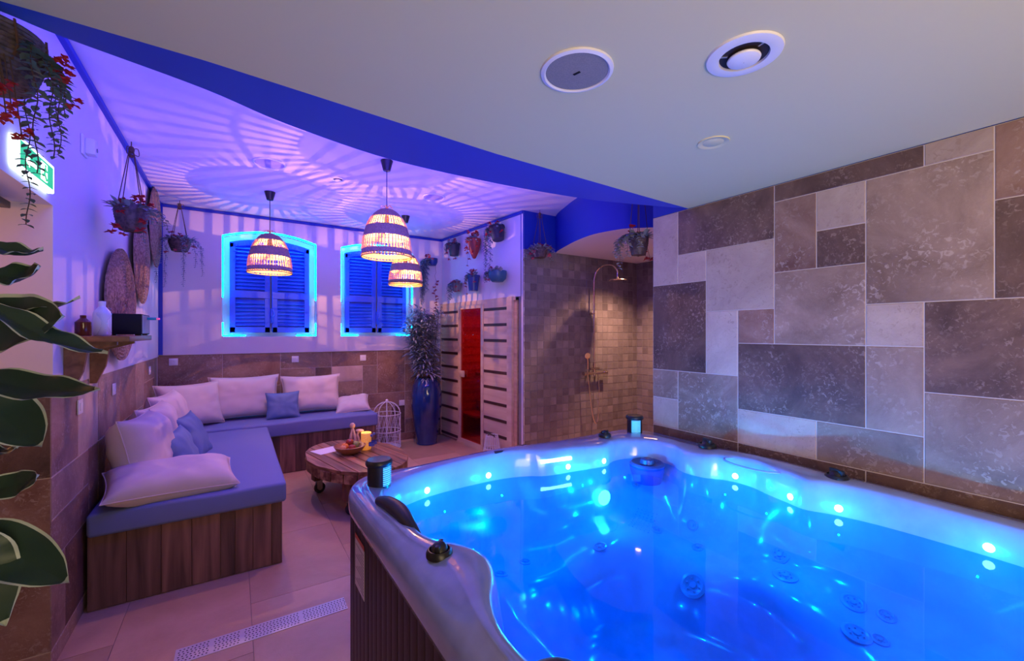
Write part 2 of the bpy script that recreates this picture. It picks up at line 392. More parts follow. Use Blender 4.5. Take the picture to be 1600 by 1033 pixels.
for k in range(6):
    for j in range(4): sw.cur = (k*3+j) % 4; slabq(sw, mpR, yk(15)+k*.42, yk(15)+(k+1)*.42, j*.61, (j+1)*.61-.001)
sw.cur = 4; sw.box(XR+.0025, XR+.15, -3, 2.06, 0, 2.437)
struct(sw.build('wall_right', STONE, smooth=False), 'large travertine slab wall behind the hot tub')
struct(MB().box(XR+.002, XR+.15, 1.6, 2.06, 2.44, UPPER).box(XR+.002, XR+.15, -3, 1.6, 2.44, UPPER).build('wall_right_upper', 'blue_paint', smooth=False))

# left wall with doorway, wainscot
wl = MB()
wl.cur = 0; wl.box(XL-.012-.5, XL, 2.87, YB, 1.33, UPPER)                # painted plaster, also the jamb top
wl.box(XL-.5, XL, -.6, 2.87, 2.20, UPPER); wl.box(XL-.5, XL, -3, -.6, 0, UPPER)
wl.cur = 1; wl.box(XL-.5, XL-.0085, 2.8735, YB, 0, 1.33)
struct(wl.build('wall_left', ['white_paint', 'grout'], smooth=False))
ws = MB()
def mpL(u, v, d): return (XL-.02+d, 2.87+u, v)
stone_field(ws, mpL, YB-2.87-.10, 1.325, 5, probs=(.18,.62,.78,1))
def mpJ(u, v, d): return (XL-.006-u, 2.885-d, v)
stone_field(ws, mpJ, .6, 1.325, 9, probs=(.15,.5,.62,1))
struct(ws.build('wall_left_wainscot', STONE, smooth=False), 'travertine wainscot on the side wall behind the bench')
jb = MB(); jb.box(XL-.9, XL-.002, 2.869, 2.9, 1.33, 2.2); jb.box(XL-1.5, XL-.51, 2.87, 2.95, 0, UPPER)
jb.box(XL-1.55, XL-1.5, -3, 2.9, 0, UPPER); jb.box(XL-1.5, XL-.5, -3, 2.87, 2.35, 2.4)
struct(jb.build('wall_hall', 'plaster', smooth=False))

# back wall with two arched window recesses
wins = [(-.13, .915), (1.222, 2.252)]; SILL, SPR, CRN = 1.552, 2.78, 2.875
def arch(x0, x1, z_s=SPR, z_c=CRN, n=16):
    return [(x0+(x1-x0)*k/n, z_s+(z_c-z_s)*(1-(2*k/n-1)**2)) for k in range(n+1)]
bw = MB(); X0b, X1b = XL-.4, 3.1; ZB = 1.345
def quad(mb, a, b, c, d, y): mb.add([(a, y, c), (b, y, c), (b, y, d), (a, y, d)], [(0,1,2,3)])
xs = [X0b, wins[0][0], wins[0][1], wins[1][0], wins[1][1], X1b]
for a, b in ((0,1), (2,3), (4,5)): quad(bw, xs[a], xs[b], ZB, UPPER, YB)
for (x0, x1) in wins:
    quad(bw, x0, x1, ZB, SILL, YB)
    ar = arch(x0, x1)
    for (a, za), (b, zb) in zip(ar, ar[1:]):
        bw.add([(a, YB, za), (b, YB, zb), (b, YB, UPPER), (a, YB, UPPER)], [(0,1,2,3)])
        bw.add([(a, YB, za), (b, YB, zb), (b, YB+.2, zb), (a, YB+.2, za)], [(0,1,2,3)])
    for x in (x0, x1): bw.add([(x, YB, SILL), (x, YB+.2, SILL), (x, YB+.2, SPR), (x, YB, SPR)], [(0,1,2,3)])
    bw.add([(x0, YB, SILL), (x1, YB, SILL), (x1, YB+.2, SILL), (x0, YB+.2, SILL)], [(0,1,2,3)])
    quad(bw, x0-.05, x1+.05, SILL-.05, CRN+.05, YB+.2)
bw.add([(X0b, YB, ZB), (X1b, YB, ZB), (X1b, YB+.03, ZB), (X0b, YB+.03, ZB)], [(0,1,2,3)])
struct(bw.build('wall_back', 'white_paint', smooth=False))
bs = MB(); bs.cur = 4; bs.box(X0b, X1b, YB+.0165, YB+.2, 0, ZB-.001)
def mpB(u, v, d): return (XL-.02+u, YB+.028-d, v)
stone_field(bs, mpB, 3.5, ZB-.004, 12, probs=(.12,.62,.76,1))
struct(bs.build('wall_back_wainscot', STONE, smooth=False), 'travertine wainscot below the arched windows')

# shutters in the recesses, with led strips around the reveal
for wi, (x0, x1) in enumerate(wins):
    e = bpy.data.objects.new('window_%d' % (wi+1), None); C.objects.link(e); e.location = ((x0+x1)/2, YB, SILL); struct(e)
    e['label'] = ['arched recess with closed blue louvred shutters behind the first pendant lamp', 'arched recess with closed blue louvred shutters beside the bamboo plant'][wi]
    W = x1-x0; hw = W/2; y = .10
    def top(x): return SPR-SILL+(CRN-SPR)*(1-(x/hw)**2)
    for sgn in (-1, 1):
        m_ = .075; a, b = sorted((sgn*.012, sgn*(hw-m_))); t = .06
        fr = MB(); fr.cur = 0
        fr.box(a, a+t, y, y+.035, .05, top(a if sgn < 0 else a+.01)-.09); fr.box(b-t, b, y, y+.035, .05, top(b if sgn > 0 else b-.01)-.09)
        for k in range(10):                                             # arched top rail
            u0, u1 = a+(b-a)*k/10, a+(b-a)*(k+1)/10
            fr.add([(u, yy, zz) for yy in (y, y+.035) for (u, zz) in ((u0, top(u0)-.155), (u1, top(u1)-.155), (u1, top(u1)-.085), (u0, top(u0)-.085))], [(0,1,2,3), (4,7,6,5), (0,4,5,1), (2,6,7,3), (0,3,7,4), (1,5,6,2)])
        fr.box(a, b, y, y+.035, .05, .12); fr.box(a, b, y-.004, y+.037, .485, .575)
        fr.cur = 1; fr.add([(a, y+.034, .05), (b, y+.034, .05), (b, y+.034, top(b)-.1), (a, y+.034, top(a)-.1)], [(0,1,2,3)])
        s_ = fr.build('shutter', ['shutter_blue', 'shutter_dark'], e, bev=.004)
        sl = MB(); z = .14
        while z < top(0)-.11:
            if z+.05 < .49 or z > .575:
                zl = min(z, top(b if sgn > 0 else a)-.13)
                lim = top((a+b)/2)-.15
                if z < lim:
                    # near the arch the slat is shorter
                    ua, ub = a+t*.8, b-t*.8
                    while top(ub)-.12 < z+.03 and ub > ua+.1: ub -= .02
                    while top(ua)-.12 < z+.03 and ua < ub-.1: ua += .02
                    sl.add([(ua, y+.03, z+.052), (ub, y+.03, z+.052), (ub, y+.004, z+.004), (ua, y+.004, z+.004), (ua, y+.036, z+.046), (ub, y+.036, z+.046), (ub, y+.01, z-.002), (ua, y+.01, z-.002)],
                           [(0,1,2,3), (4,7,6,5), (0,4,5,1), (2,6,7,3), (0,3,7,4), (1,5,6,2)])
            z += .0455
        sl.build('louvres', 'shutter_blue', s_, smooth=False)
        hg = MB()
        for hz in (.95, 1.06):
            cx = sgn*(hw-m_-.06); hg.ball((cx, y-.004, hz), .011, 6, (1,.5,1))
            for dx, dz in ((.02,0), (-.02,0), (0,.02), (0,-.02)): hg.ball((cx+dx, y-.003, hz+dz), .007, 6, (1,.5,1))
        hg.build('hinge', 'shutter_dark', s_)
    lk = MB(); lk.tube([(.01, y-.012, .06), (.01, y-.012, 1.0)], .006, 6)
    lk.box(-.008, .028, y-.03, y, .17, .36, ch=.004); lk.tube(catmull([(.01, y-.03, .34), (.03, y-.045, .28), (.0, y-.045, .24), (.01, y-.03, .19)], 5), .008, 6)
    lk.build('bolt', 'shutter_blue', e)
    ap = [(hw-.004, SPR-SILL-.0)]; led = MB(); r_ = .007; yl = .045
    top_l = [(-hw+.006, yl, .48)]+[(x-(x0+x1)/2, yl, z-SILL-.008) for x, z in arch(x0+.006, x1-.006)]+[(hw-.006, yl, .48)]
    led.tube(top_l, r_, 6)
    for sg in (-1, 1): led.tube([(sg*(hw-.007), yl, .17), (sg*(hw-.007), yl, .012), (sg*(hw-.24), yl, .012)], r_, 6)
    led.build('led_strip', 'led_blue', e)

# cornice and corner trims (blue)
def trim(name, pts, r):
    o = MB().tube(pts, r, 4).build(name, 'trim_blue', smooth=False); struct(o)
trim('trim_2', [(XL+.012, 2.0, UPPER-.02), (XL+.012, YB, UPPER-.015)], .021)
trim('trim_3', [(XL, YB-.012, UPPER-.02), (2.74, YB-.012, UPPER-.02)], .022)
trim('trim_4', [(XL+.018, YB-.018, 1.35), (XL+.018, YB-.018, UPPER)], .026)

# sauna side: local frame, x runs from the back corner towards the camera, y into the cabin
SX, SY = 2.72, 6.2; sphi = math.atan2(-1.841, .156)
SM = T(SX, SY, 0) @ Matrix.Rotation(sphi, 4, 'Z'); SL = 2.017
def sw_pt(x, y, z): return SM @ Vector((x, y, z))
wsn = MB(); wsn.box(0, SL-.04, 0, .12, 2.04, UPPER, SM); wsn.box(SL-.04, SL, -.004, .006, 0, UPPER, SM)
struct(wsn.build('wall_sauna', 'white_paint', smooth=False), 'white wall above the sauna')
a_, b_ = sw_pt(0, -.012, UPPER-.02), sw_pt(SL, -.012, UPPER-.02); trim('trim_5', [a_, b_], .022)

# shower recess
XS0, XS1, YS = 2.885, 4.87, 4.19
zl = MB(); zl.cur = 1; zl.box(XS0, XS1+.1, YS+.003, YS+.1, 0, SHOW); zl.box(XS1+.003, XS1+.1, 1.9, YS, 0, SHOW); zl.cur = 0
r = random.Random(3)
def zell(mp, w, h):
    t = .1; g = .0018
    for i in range(int(w/t)+1):
        for j in range(int(h/t)):
            u0, u1, v0, v1 = i*t+g, min((i+1)*t, w)-g, j*t+g, (j+1)*t-g
            if u1-u0 < .01: continue
            k = [r.uniform(-.0007, .0007) for _ in range(2)]
            hgt = lambda su, sv: .010+k[0]*su+k[1]*sv
            c = .003
            vs = [mp(u0, v0, .0), mp(u1, v0, .0), mp(u1, v1, .0), mp(u0, v1, .0), mp(u0+c, v0+c, hgt(-1,-1)), mp(u1-c, v0+c, hgt(1,-1)), mp(u1-c, v1-c, hgt(1,1)), mp(u0+c, v1-c, hgt(-1,1))]
            zl.add(vs, [(0,1,5,4), (1,2,6,5), (2,3,7,6), (3,0,4,7), (4,5,6,7)])
zell(lambda u, v, d: (XS0+u, YS+.01-d, v), XS1-XS0, SHOW)
zell(lambda u, v, d: (XS1+.01-d, YS-u, v), 2.2, SHOW)
struct(zl.build('wall_shower', ['zellige', 'tile_joint'], smooth=False), 'shower recess walls of small glazed grey beige tiles')
struct(MB().box(XS0, XS1, YS, YS+.1, SHOW, UPPER).build('wall_shower_upper', 'blue_paint', smooth=False))
struct(MB().box(XS1+.1, XS1+.2, 0, YS, 0, UPPER).box(2.7, 5.0, 1.85, 1.9, 0, UPPER).build('wall_shower_side', 'plaster', smooth=False))
cv = catmull([(3.38,4.2,0),(3.30,4.05,0),(3.20,3.78,0),(3.109,3.50,0),(3.056,3.18,0),(3.123,2.882,0),(3.247,2.74,0),(3.45,2.60,0),(3.8,2.5,0),(4.3,2.45,0),(4.9,2.45,0)], 6)
n = len(cv); ds = MB(); ds.cur = 0
ds.add([(p.x, p.y, SHOW) for p in cv]+[(p.x, p.y, UPPER) for p in cv], [(i, i+1, n+i+1, n+i) for i in range(n-1)])
ds.cur = 1; ds.add([(p.x, p.y, SHOW) for p in cv]+[(4.9, YS, SHOW)], [(i, i+1, n) for i in range(n-1)])
struct(ds.build('ceiling_shower', ['blue_paint', 'ceiling_white'], ang=20), 'curved lowered ceiling of the shower with blue edge')

# ---------------------------------------------------------------- hot tub
TC = Vector((1.45, 1.03, 0)); WATER = .765
tub = thing('hot_tub', 'large square hot tub full of glowing blue water with pearl white rim and dark skirt', 'hot tub', TC)
ctrl = [(.60,1.97),(.75,2.055),(.97,2.095),(1.25,2.10),(1.42,2.06),(1.53,2.0),(1.75,1.97),(1.96,1.94),(2.06,1.985),(2.20,1.975),(2.31,1.86),(2.325,1.72),(2.27,1.60),(2.285,1.47),(2.35,1.38),(2.37,1.25),(2.33,1.13),(2.30,1.02),(2.28,.93),(2.33,.82),(2.37,.62),(2.37,.25),(2.30,.05),(2.1,-.02),(1.5,-.05),(.9,-.02),(.70,.08),(.63,.3),(.60,.5),(.555,.62),(.53,.72),(.525,.84),(.56,.95),(.63,1.06),(.665,1.16),(.645,1.25),(.585,1.33),(.555,1.42),(.555,1.55),(.535,1.68),(.55,1.84)]
poly = [Vector((x, y, 0))-TC for x, y in ctrl]
poly = catmull([(p.x, p.y, 0) for p in poly], 8, True)
NT = 240
def ray_poly(pl, a):
    d = Vector((math.cos(a), math.sin(a))); best = 0
    for i in range(len(pl)):
        p, q = pl[i-1], pl[i]; e_ = Vector((q.x-p.x, q.y-p.y)); den = d.x*e_.y-d.y*e_.x
        if abs(den) < 1e-9: continue
        t = (p.x*e_.y-p.y*e_.x)/den; u = (p.x*d.y-p.y*d.x)/den
        if -1e-6 <= u <= 1+1e-6 and t > best: best = t
    return best
def rrect(x0, x1, y0, y1, r, n=10):
    out = []
    for cx_, cy_, a0 in ((x1-r, y1-r, 0), (x0+r, y1-r, 90), (x0+r, y0+r, 180), (x1-r, y0+r, 270)):
        for k in range(n+1):
            a = R(a0+90*k/n); out.append(Vector((cx_+r*math.cos(a), cy_+r*math.sin(a), 0)))
    return out
OX0, OX1, OY0, OY1 = .435-TC.x, 2.545-TC.x, -.14-TC.y, 2.225-TC.y
outer = rrect(OX0, OX1, OY0, OY1, .20)
RI = [ray_poly(poly, 2*PI*k/NT) for k in range(NT)]; RO = [ray_poly(outer, 2*PI*k/NT) for k in range(NT)]
def seat_r(k):                                                           # smoothed inner radius for the deep rings
    return sum(RI[(k+j) % NT] for j in range(-14, 15))/29
rings = []
def ring(fn): rings.append([fn(k, 2*PI*k/NT) for k in range(NT)])
def P2(rad, a, z): return Vector((rad*math.cos(a), rad*math.sin(a), z))
def rimz(k):                                                             # slightly raised head rests along the rim
    a = 2*PI*k/NT; return .895+.012*math.cos(4*a)
for off, z in ((.030, .770), (.004, .775), (-.002, .80), (.0, .845), (.008, .868), (.024, .884)):
    ring(lambda k, a, off=off, z=z: P2(RO[k]-off, a, z))
for t, dz in ((.20, -.002), (.32, .006), (.36, .010), (.60, .012), (.85, .008), (.95, -.002), (1.0, -.018)):
    ring(lambda k, a, t=t, dz=dz: P2((RO[k]-.03)*(1-t)+RI[k]*t, a, rimz(k)+dz))
ring(lambda k, a: P2(RI[k]-.012, a, .84)); ring(lambda k, a: P2(RI[k]-.022, a, WATER+.01)); ring(lambda k, a: P2(RI[k]-.035, a, WATER-.05))
def wob(a): return .5+.5*math.cos(5*a+.6)
ring(lambda k, a: P2(.6*RI[k]+.4*seat_r(k)-.075, a, .60)); ring(lambda k, a: P2(.3*RI[k]+.7*seat_r(k)-.11, a, .50+.03*wob(a)))
ring(lambda k, a: P2(seat_r(k)-.16, a, .45+.05*wob(a))); ring(lambda k, a: P2(seat_r(k)-.30, a, .42+.07*wob(a)))
ring(lambda k, a: P2(.72*(seat_r(k)-.40)+.28*.56, a, .42+.075*wob(a))); ring(lambda k, a: P2(.62*(seat_r(k)-.46)+.38*.52, a, .41+.06*wob(a)))
ring(lambda k, a: P2(.5*(seat_r(k)-.50)+.5*.46, a, .36)); ring(lambda k, a: P2(.44+.02*math.cos(4*a), a, .20)); ring(lambda k, a: P2(.38, a, .13)); ring(lambda k, a: P2(.2, a, .11)); ring(lambda k, a: P2(.01, a, .11))
sh = MB(); vs = [v for rg in rings for v in rg]; fs = []
for i in range(len(rings)-1):
    for k in range(NT): fs.append((i*NT+k, i*NT+(k+1) % NT, (i+1)*NT+(k+1) % NT, (i+1)*NT+k))
fs.append(tuple(range((len(rings)-1)*NT, len(rings)*NT)))
sh.add(vs, fs); BV = BVHTree.FromPolygons([tuple(v) for v in sh.v], sh.f)
shell = sh.build('shell', 'acrylic', tub, ang=70)
wt = MB(); wt.add([P2(RI[k]-.018, 2*PI*k/NT, WATER) for k in range(NT)], [tuple(range(NT))]); wt.build('water', 'water', tub, smooth=False)
# skirt: vertical boards with corner posts
sk = MB(); x0, x1, y0, y1 = OX0+.035, OX1-.035, OY0+.035, OY1-.035
def boards(x_a, y_a, x_b, y_b):
    L_ = math.hypot(x_b-x_a, y_b-y_a); nb = int(round(L_/.062)); ux, uy = (x_b-x_a)/L_, (y_b-y_a)/L_
    for k in range(nb):
        m_ = T(x_a+ux*(k+.5)*L_/nb, y_a+uy*(k+.5)*L_/nb, 0) @ Matrix.Rotation(math.atan2(uy, ux), 4, 'Z')
        w_ = L_/nb/2; gap = .006 if k % 6 == 5 else .0016
        sk.box(-w_+gap, w_-.0005, -.012, .012, .05, .79, m_, ch=.003)
boards(x0, y1-.09, x0, y0+.09); boards(x0+.09, y1, x1-.09, y1); boards(x1, y0+.09, x1, y1-.09); boards(x0+.09, y0, x1-.09, y0)
sk.box(x0+.012, x1-.012, y0+.012, y1-.012, .02, .10)
for (cx_, cy_, a0) in ((x0+.09, y1-.09, 90), (x1-.09, y1-.09, 0), (x0+.09, y0+.09, 180), (x1-.09, y0+.09, 270)):
    pts = [(cx_+rr*math.cos(R(a)), cy_+rr*math.sin(R(a))) for rr, rng_ in ((.102, range(a0, a0+91, 15)), (.07, range(a0+90, a0-1, -15))) for a in rng_]
    sk.prism(pts, .02, .79)
sk.build('skirt', 'skirt', tub)
st = MB(); sx = x0-.0135
yy0, yy1 = 1.84-TC.y, 2.0-TC.y
st.cur = 0; st.box(sx-.0015, sx, yy0, yy1, .47, .70)
st.cur = 1; st.box(sx-.002, sx, yy0, yy1, .68, .70)
st.cur = 2
for k in range(14): st.box(sx-.002, sx, yy0+.012, yy1-.012-.03*((k*7) % 4), .655-.013*k, .659-.013*k)
st_o = st.build('sticker', ['sticker', 'sticker_red', 'sticker_text'], tub, smooth=False); st_o['label'] = 'pale warning sticker with small print'
def onshell(x, y):
    h_ = BV.ray_cast(Vector((x-TC.x, y-TC.y, 2)), Vector((0, 0, -1))); return h_[0], h_[1]
# underwater jets
for i, (x, y, r_) in enumerate([(2.159,1.873,.022),(2.05,1.62,.028),(2.12,1.40,.026),(2.22,1.50,.026),(1.60,1.62,.03),(1.883,1.27,.05),(2.22,1.03,.036),(2.10,.95,.04),(2.17,.72,.036),(2.20,.62,.026),(2.02,.66,.04),(2.06,.60,.024),(1.05,1.72,.028),(1.25,1.80,.024),(.86,1.55,.026),(1.72,.80,.05),(1.35,.98,.06),(1.15,.55,.05),(2.1,.25,.04),(1.9,.12,.04),(.95,.75,.03),(.9,1.0,.03)]):
    p, nrm = onshell(x, y)
    if not p: continue
    if nrm.z < 0: nrm = -nrm
    mm = T(*p) @ nrm.to_track_quat('Z', 'Y').to_matrix().to_4x4()
    j = MB(); j.lathe([(r_*1.25, 0), (r_*1.25, .004), (r_*.95, .008), (r_*.8, .003), (r_*.35, .002), (r_*.3, .008), (.001, .009)], 20, mtx=mm)
    for q in range(6):
        a = q*PI/3; j.ball(mm @ Vector((r_*.6*math.cos(a), r_*.6*math.sin(a), .006)), r_*.1, 6)
    j.build('jet', 'jet_grey', tub)
def inner_pt(x, y, z, inset=.016):
    a = math.atan2(y-TC.y, x-TC.x); k = int(round(a/(2*PI)*NT)) % NT
    r_ = RI[k]-inset; d = Vector((math.cos(2*PI*k/NT), math.sin(2*PI*k/NT), 0))
    t = P2(RI[(k+2) % NT], 2*PI*(k+2)/NT, 0)-P2(RI[k-2], 2*PI*(k-2)/NT, 0); nn = Vector((-t.y, t.x, 0)).normalized()
    if nn.dot(d) > 0: nn = -nn
    return P2(r_, 2*PI*k/NT, z), nn
LED_P = [(.852,2.003),(1.21,2.05),(1.666,1.95),(1.93,1.897),(2.401,1.33),(2.379,1.001),(2.389,.808),(2.383,.364)]
BLUE = (.0, .175, 1)
for i, (x, y) in enumerate(LED_P):
    p, nn = inner_pt(x, y, WATER+.032)
    mm = T(*p) @ nn.to_track_quat('Z', 'Y').to_matrix().to_4x4()
    l_ = MB().lathe([(.016, -.002), (.016, .004), (.010, .009), (.001, .010)], 16, mtx=mm).build('waterline_light', 'led_cyan', tub)
    point('led_lamp', p+nn*.15, 4.0, (.0, .38, 1), .002, tub)
for i, (x, y, z, pw) in enumerate([(.92,1.70,.68,6),(1.30,1.68,.68,6),(1.80,1.68,.67,11),(2.05,1.35,.69,8),(2.06,.85,.69,8),(2.06,.35,.68,8),(.95,1.15,.68,5),(.95,.6,.68,5),(1.55,1.15,.50,2),(1.5,.3,.68,6)]):
    point('underwater_lamp', (x-TC.x, y-TC.y, z), pw*.62, BLUE, .004, tub)
p, nn = inner_pt(1.93, 1.95, .60, .085)
MB().lathe([(.045, 0), (.045, .006), (.03, .012), (.001, .014)], 20, mtx=T(*p) @ nn.to_track_quat('Z', 'Y').to_matrix().to_4x4()).build('underwater_light', 'led_cyan', tub)
# lit waterfall slot
pa, nn = inner_pt(1.50, 2.0, .845, .008); pb, _ = inner_pt(1.70, 1.98, .845, .008)
wf = MB().tube([pa+nn*.006, pb+nn*.006], .011, 10).build('waterfall_slot', 'led_cyan', tub); wf['label'] = 'lit waterfall slot'
# filter basket in the far corner
fx, fy = 2.19-TC.x, 1.80-TC.y
MB().lathe([(.085, .66), (.105, .735), (.108, .772), (.095, .782), (.07, .772), (.045, .775), (.04, .80), (.026, .806), (.001, .80)], 36, (fx, fy, 0)).build('filter_basket', 'filter_blue', tub)
# grated shelf under the filter
gr = MB()
for a in range(9):
    for b in range(6):
        p, nrm = onshell(1.98+.022*a-.012*b, 1.62+.018*b+.01*a)
        if p: gr.ball(p, .005, 5)
gr.build('suction_grate', 'jet_grey', tub)
# headrest
hr = catmull([(.498,1.78,.905),(.515,1.70,.918),(.530,1.60,.915),(.535,1.52,.90),(.552,1.46,.87)], 6)
MB().tube([Vector(p)-TC for p in hr], [.010+.020*math.sin(PI*min(1, (i+3)/(len(hr)+3))) for i in range(len(hr))], 14).build('headrest', 'dark_rubber', tub)
hr = catmull([(.50,.70,.905),(.55,.66,.91),(.57,.58,.90),(.56,.50,.88)], 6)
MB().tube([Vector(p)-TC for p in hr], [.012+.022*math.sin(PI*min(1, (i+3)/(len(hr)+3))) for i in range(len(hr))], 14).build('headrest', 'dark_rubber', tub)
# diverter knobs
for (x, y, s_) in ((.535, 1.24, .8), (2.08, 2.06, .8), (2.41, 1.53, 1.0), (2.40, .86, .95), (.50, .50, 1.0)):
    z = .905
    k = MB(); k.lathe([(.052*s_, 0), (.052*s_, .012), (.044*s_, .022), (.040*s_, .022), (.036*s_, .012), (.030*s_, .030), (.018*s_, .040), (.001, .043)], 28, (x-TC.x, y-TC.y, z))
    k.box(-.010*s_, .010*s_, -.036*s_, .036*s_, .018, .050*s_, T(x-TC.x, y-TC.y, z) @ rot(0, 0, 35+200*x), ch=.004)
    k.build('diverter_knob', 'black_plastic', tub)
    for q in range(0): pass
# pop-up corner lamps
for (x, y, ang) in ((.565, 2.012, -50), (2.40, 2.085, -125)):
    c = (x-TC.x, y-TC.y, 0)
    k = MB(); k.lathe([(.052, .88), (.052, .985)], 32, c, cap=False); k.lathe([(.058, .983), (.061, .990), (.061, 1.000), (.054, 1.010), (.03, 1.013), (.001, 1.013)], 32, c)
    o = k.build('popup_lamp', 'black_plastic', tub)
    lv = MB()
    arc = [R(ang-36+5.5*q) for q in range(14)]
    lv.add([(c[0]+.0535*math.cos(a), c[1]+.0535*math.sin(a), z) for z in (.895, .980) for a in arc], [(i, i+1, 15+i, 14+i) for i in range(13)])
    lv.build('lamp_lens', 'lens_glow', o)
    lv = MB()
    for q in range(9): lv.tube([(c[0]+.0555*math.cos(a), c[1]+.0555*math.sin(a), .90+.0095*q) for a in arc], .0024, 4)
    lv.build('lamp_louvre', 'jet_grey', o)
# control panel on the far rim
cp = MB(); cp.box(-.13, .13, -.028, .028, 0, .012, T(1.38-TC.x, 2.135-TC.y, .903) @ rot(0, 0, 2), ch=.008); cpo = cp.build('control_panel', 'black_plastic', tub)
cp = MB(); cp.box(-.07, .03, -.014, .014, .0115, .0135, T(1.38-TC.x, 2.135-TC.y, .903) @ rot(0, 0, 2)); cp.build('display', 'jet_grey', cpo)
# wiper / cup ledge: oval inset on the right rim
ov = MB(); ov.tube([(2.33-TC.x+.075*math.cos(a), 1.22-TC.y+.15*math.sin(a), .888) for a in [2*PI*q/40 for q in range(40)]], .006, 6, True); ov.build('rim_bead', 'acrylic', tub)

# ---------------------------------------------------------------- pendants
def pendant(x, y, z_top, label, tilt):
    t = thing('pendant_lamp', label, 'pendant lamp', (x, y, UPPER), 0, 'woven pendant lamps')
    MB().lathe([(.052, 0), (.050, -.01), (.030, -.085), (.022, -.088), (.001, -.088)], 20).build('ceiling_rose', 'black_plastic', t)
    L_ = UPPER-z_top
    MB().tube([(0,0,-.08), (0,0,-L_-.10)], .0035, 6).build('cord', 'black_plastic', t)
    sd = bpy.data.objects.new('lamp_shade', None); C.objects.link(sd); sd.parent = t; sd.location = (0, 0, -L_); sd.rotation_euler = tilt
    H = .405
    def rad(q): return .205*math.sin(min(1, (q+.02)/1.0)**.58*PI/2*.97)**.80 if q < 1 else .205
    def band(q0, q1, wv):
        k = int((q1-q0)*60)+2; b = MB(); pr = []
        for i in range(k):
            q = q0+(q1-q0)*i/(k-1); pr.append((rad(q)+(.0018 if i % 2 else 0), -q*H))
        b.lathe(pr, 72, cap=False); o = b.build('woven_band', 'shade_weave_unlit', sd); o.data.materials.append(M['shade_inside']); md = o.modifiers.new('thick', 'SOLIDIFY'); md.thickness = .004; md.material_offset = 1; md.offset = -1
    band(.0, .19, 0); band(.37, .60, 0); band(.86, .965, 0)
    rb = MB(); NR = 46
    for q0, q1 in ((.18, .38), (.59, .87), (.955, 1.0)):
        for i in range(NR):
            a = 2*PI*i/NR+rng.uniform(-.012, .012)
            pts = [(rad(q)*math.cos(a), rad(q)*math.sin(a), -q*H) for q in (q0, (q0+q1)/2, q1)]
            rb.tube(pts, .0050, 4)
    for q in (.275, .69, .77, 1.0): rb.tube([(rad(q)*math.cos(2*PI*k/64), rad(q)*math.sin(2*PI*k/64), -q*H) for k in range(64)], .0022 if q < 1 else .005, 5, True)
    for k in range(6):                                                   # twisted loops at the crown
        a = k*PI/3; rb.tube([(.03*math.cos(a)+.022*math.cos(b)*math.cos(a), .03*math.sin(a)+.022*math.cos(b)*math.sin(a), .012+.02*math.sin(b)) for b in [2*PI*q/12 for q in range(12)]], .003, 4, True)
    rb.build('cane_ribs', 'cane', sd)
    bl = MB(); bl.lathe([(.016, -.05), (.020, -.08), (.020, -.125), (.014, -.132)], 16); so = bl.build('socket', 'bulb_cap', t, loc=(0, 0, -L_))
    gb = MB(); gb.lathe([(.013, -.132), (.016, -.15), (.030, -.182), (.033, -.205), (.026, -.228), (.012, -.24), (.001, -.241)], 20, cap=False); gb.build('bulb', 'clear_glass', t, loc=(0, 0, -L_))
    MB().tube([(.009*math.cos(q), .009*math.sin(q), -.196+.006*math.sin(2*q)) for q in [2*PI*k/16 for k in range(16)]], .0016, 5, True).build('filament', 'filament', t, loc=(0, 0, -L_))
    point('bulb_light', (0, 0, -L_-.196), 34, (1, .42, .13), .0016, t)
    return t
pendant(.305, 5.08, 2.625, 'woven cane pendant lamp hanging in front of the wider left window recess', (0, 0, 0))
pendant(1.082, 3.62, 2.645, 'woven cane pendant lamp hanging closest to the hot tub, by the blue ceiling band', (0, 0, 0))
pendant(1.79, 5.2, 2.60, 'woven cane pendant lamp hanging deepest in the room, half hidden by another shade', (0, 0, 0))

# ---------------------------------------------------------------- built-in bench, mattresses, cushions
BZ = .43; BX1, BY0 = .275, 3.36; BXR, BYF = 1.50, 5.47
bb = MB(); g = .0035
def plank_run(xa, ya, xb, yb, wds=(.17,.16,.15,.15,.08,.10,.11)):
    L_ = math.hypot(xb-xa, yb-ya); u = Vector(((xb-xa)/L_, (yb-ya)/L_, 0)); p = 0; k = 0
    while p < L_-.01:
        w_ = min(wds[k % len(wds)], L_-p)
        m_ = T(xa+u.x*p, ya+u.y*p, 0) @ Matrix.Rotation(math.atan2(u.y, u.x), 4, 'Z'); bb.box(g/2, w_-g/2, 0, .012, .005, BZ, m_); p += w_; k += 1
plank_run(XL+.012, BY0, BX1, BY0); plank_run(BX1, BY0, BX1, BYF); plank_run(BX1, BYF, BXR, BYF, (.15,.16,.14)); plank_run(BXR, BYF, BXR, YB-.02)
plank = bb.build('bench', 'bench_wood', None, smooth=False)
e = thing('built_in_bench', 'L-shaped built-in bench base clad in dark upright wood planks', 'bench', (BX1, BY0, 0))
plank.name = 'plank_cladding'; plank.parent = e; plank.location = (-BX1, -BY0, 0)
MB().box(XL+.012, BX1-.013, BY0+.013, YB-.014, 0, BZ-.002).box(BX1-.013, BXR-.013, BYF+.013, YB-.014, 0, BZ-.002).build('base', 'bench_wood', e, loc=(-BX1, -BY0, 0), smooth=False)
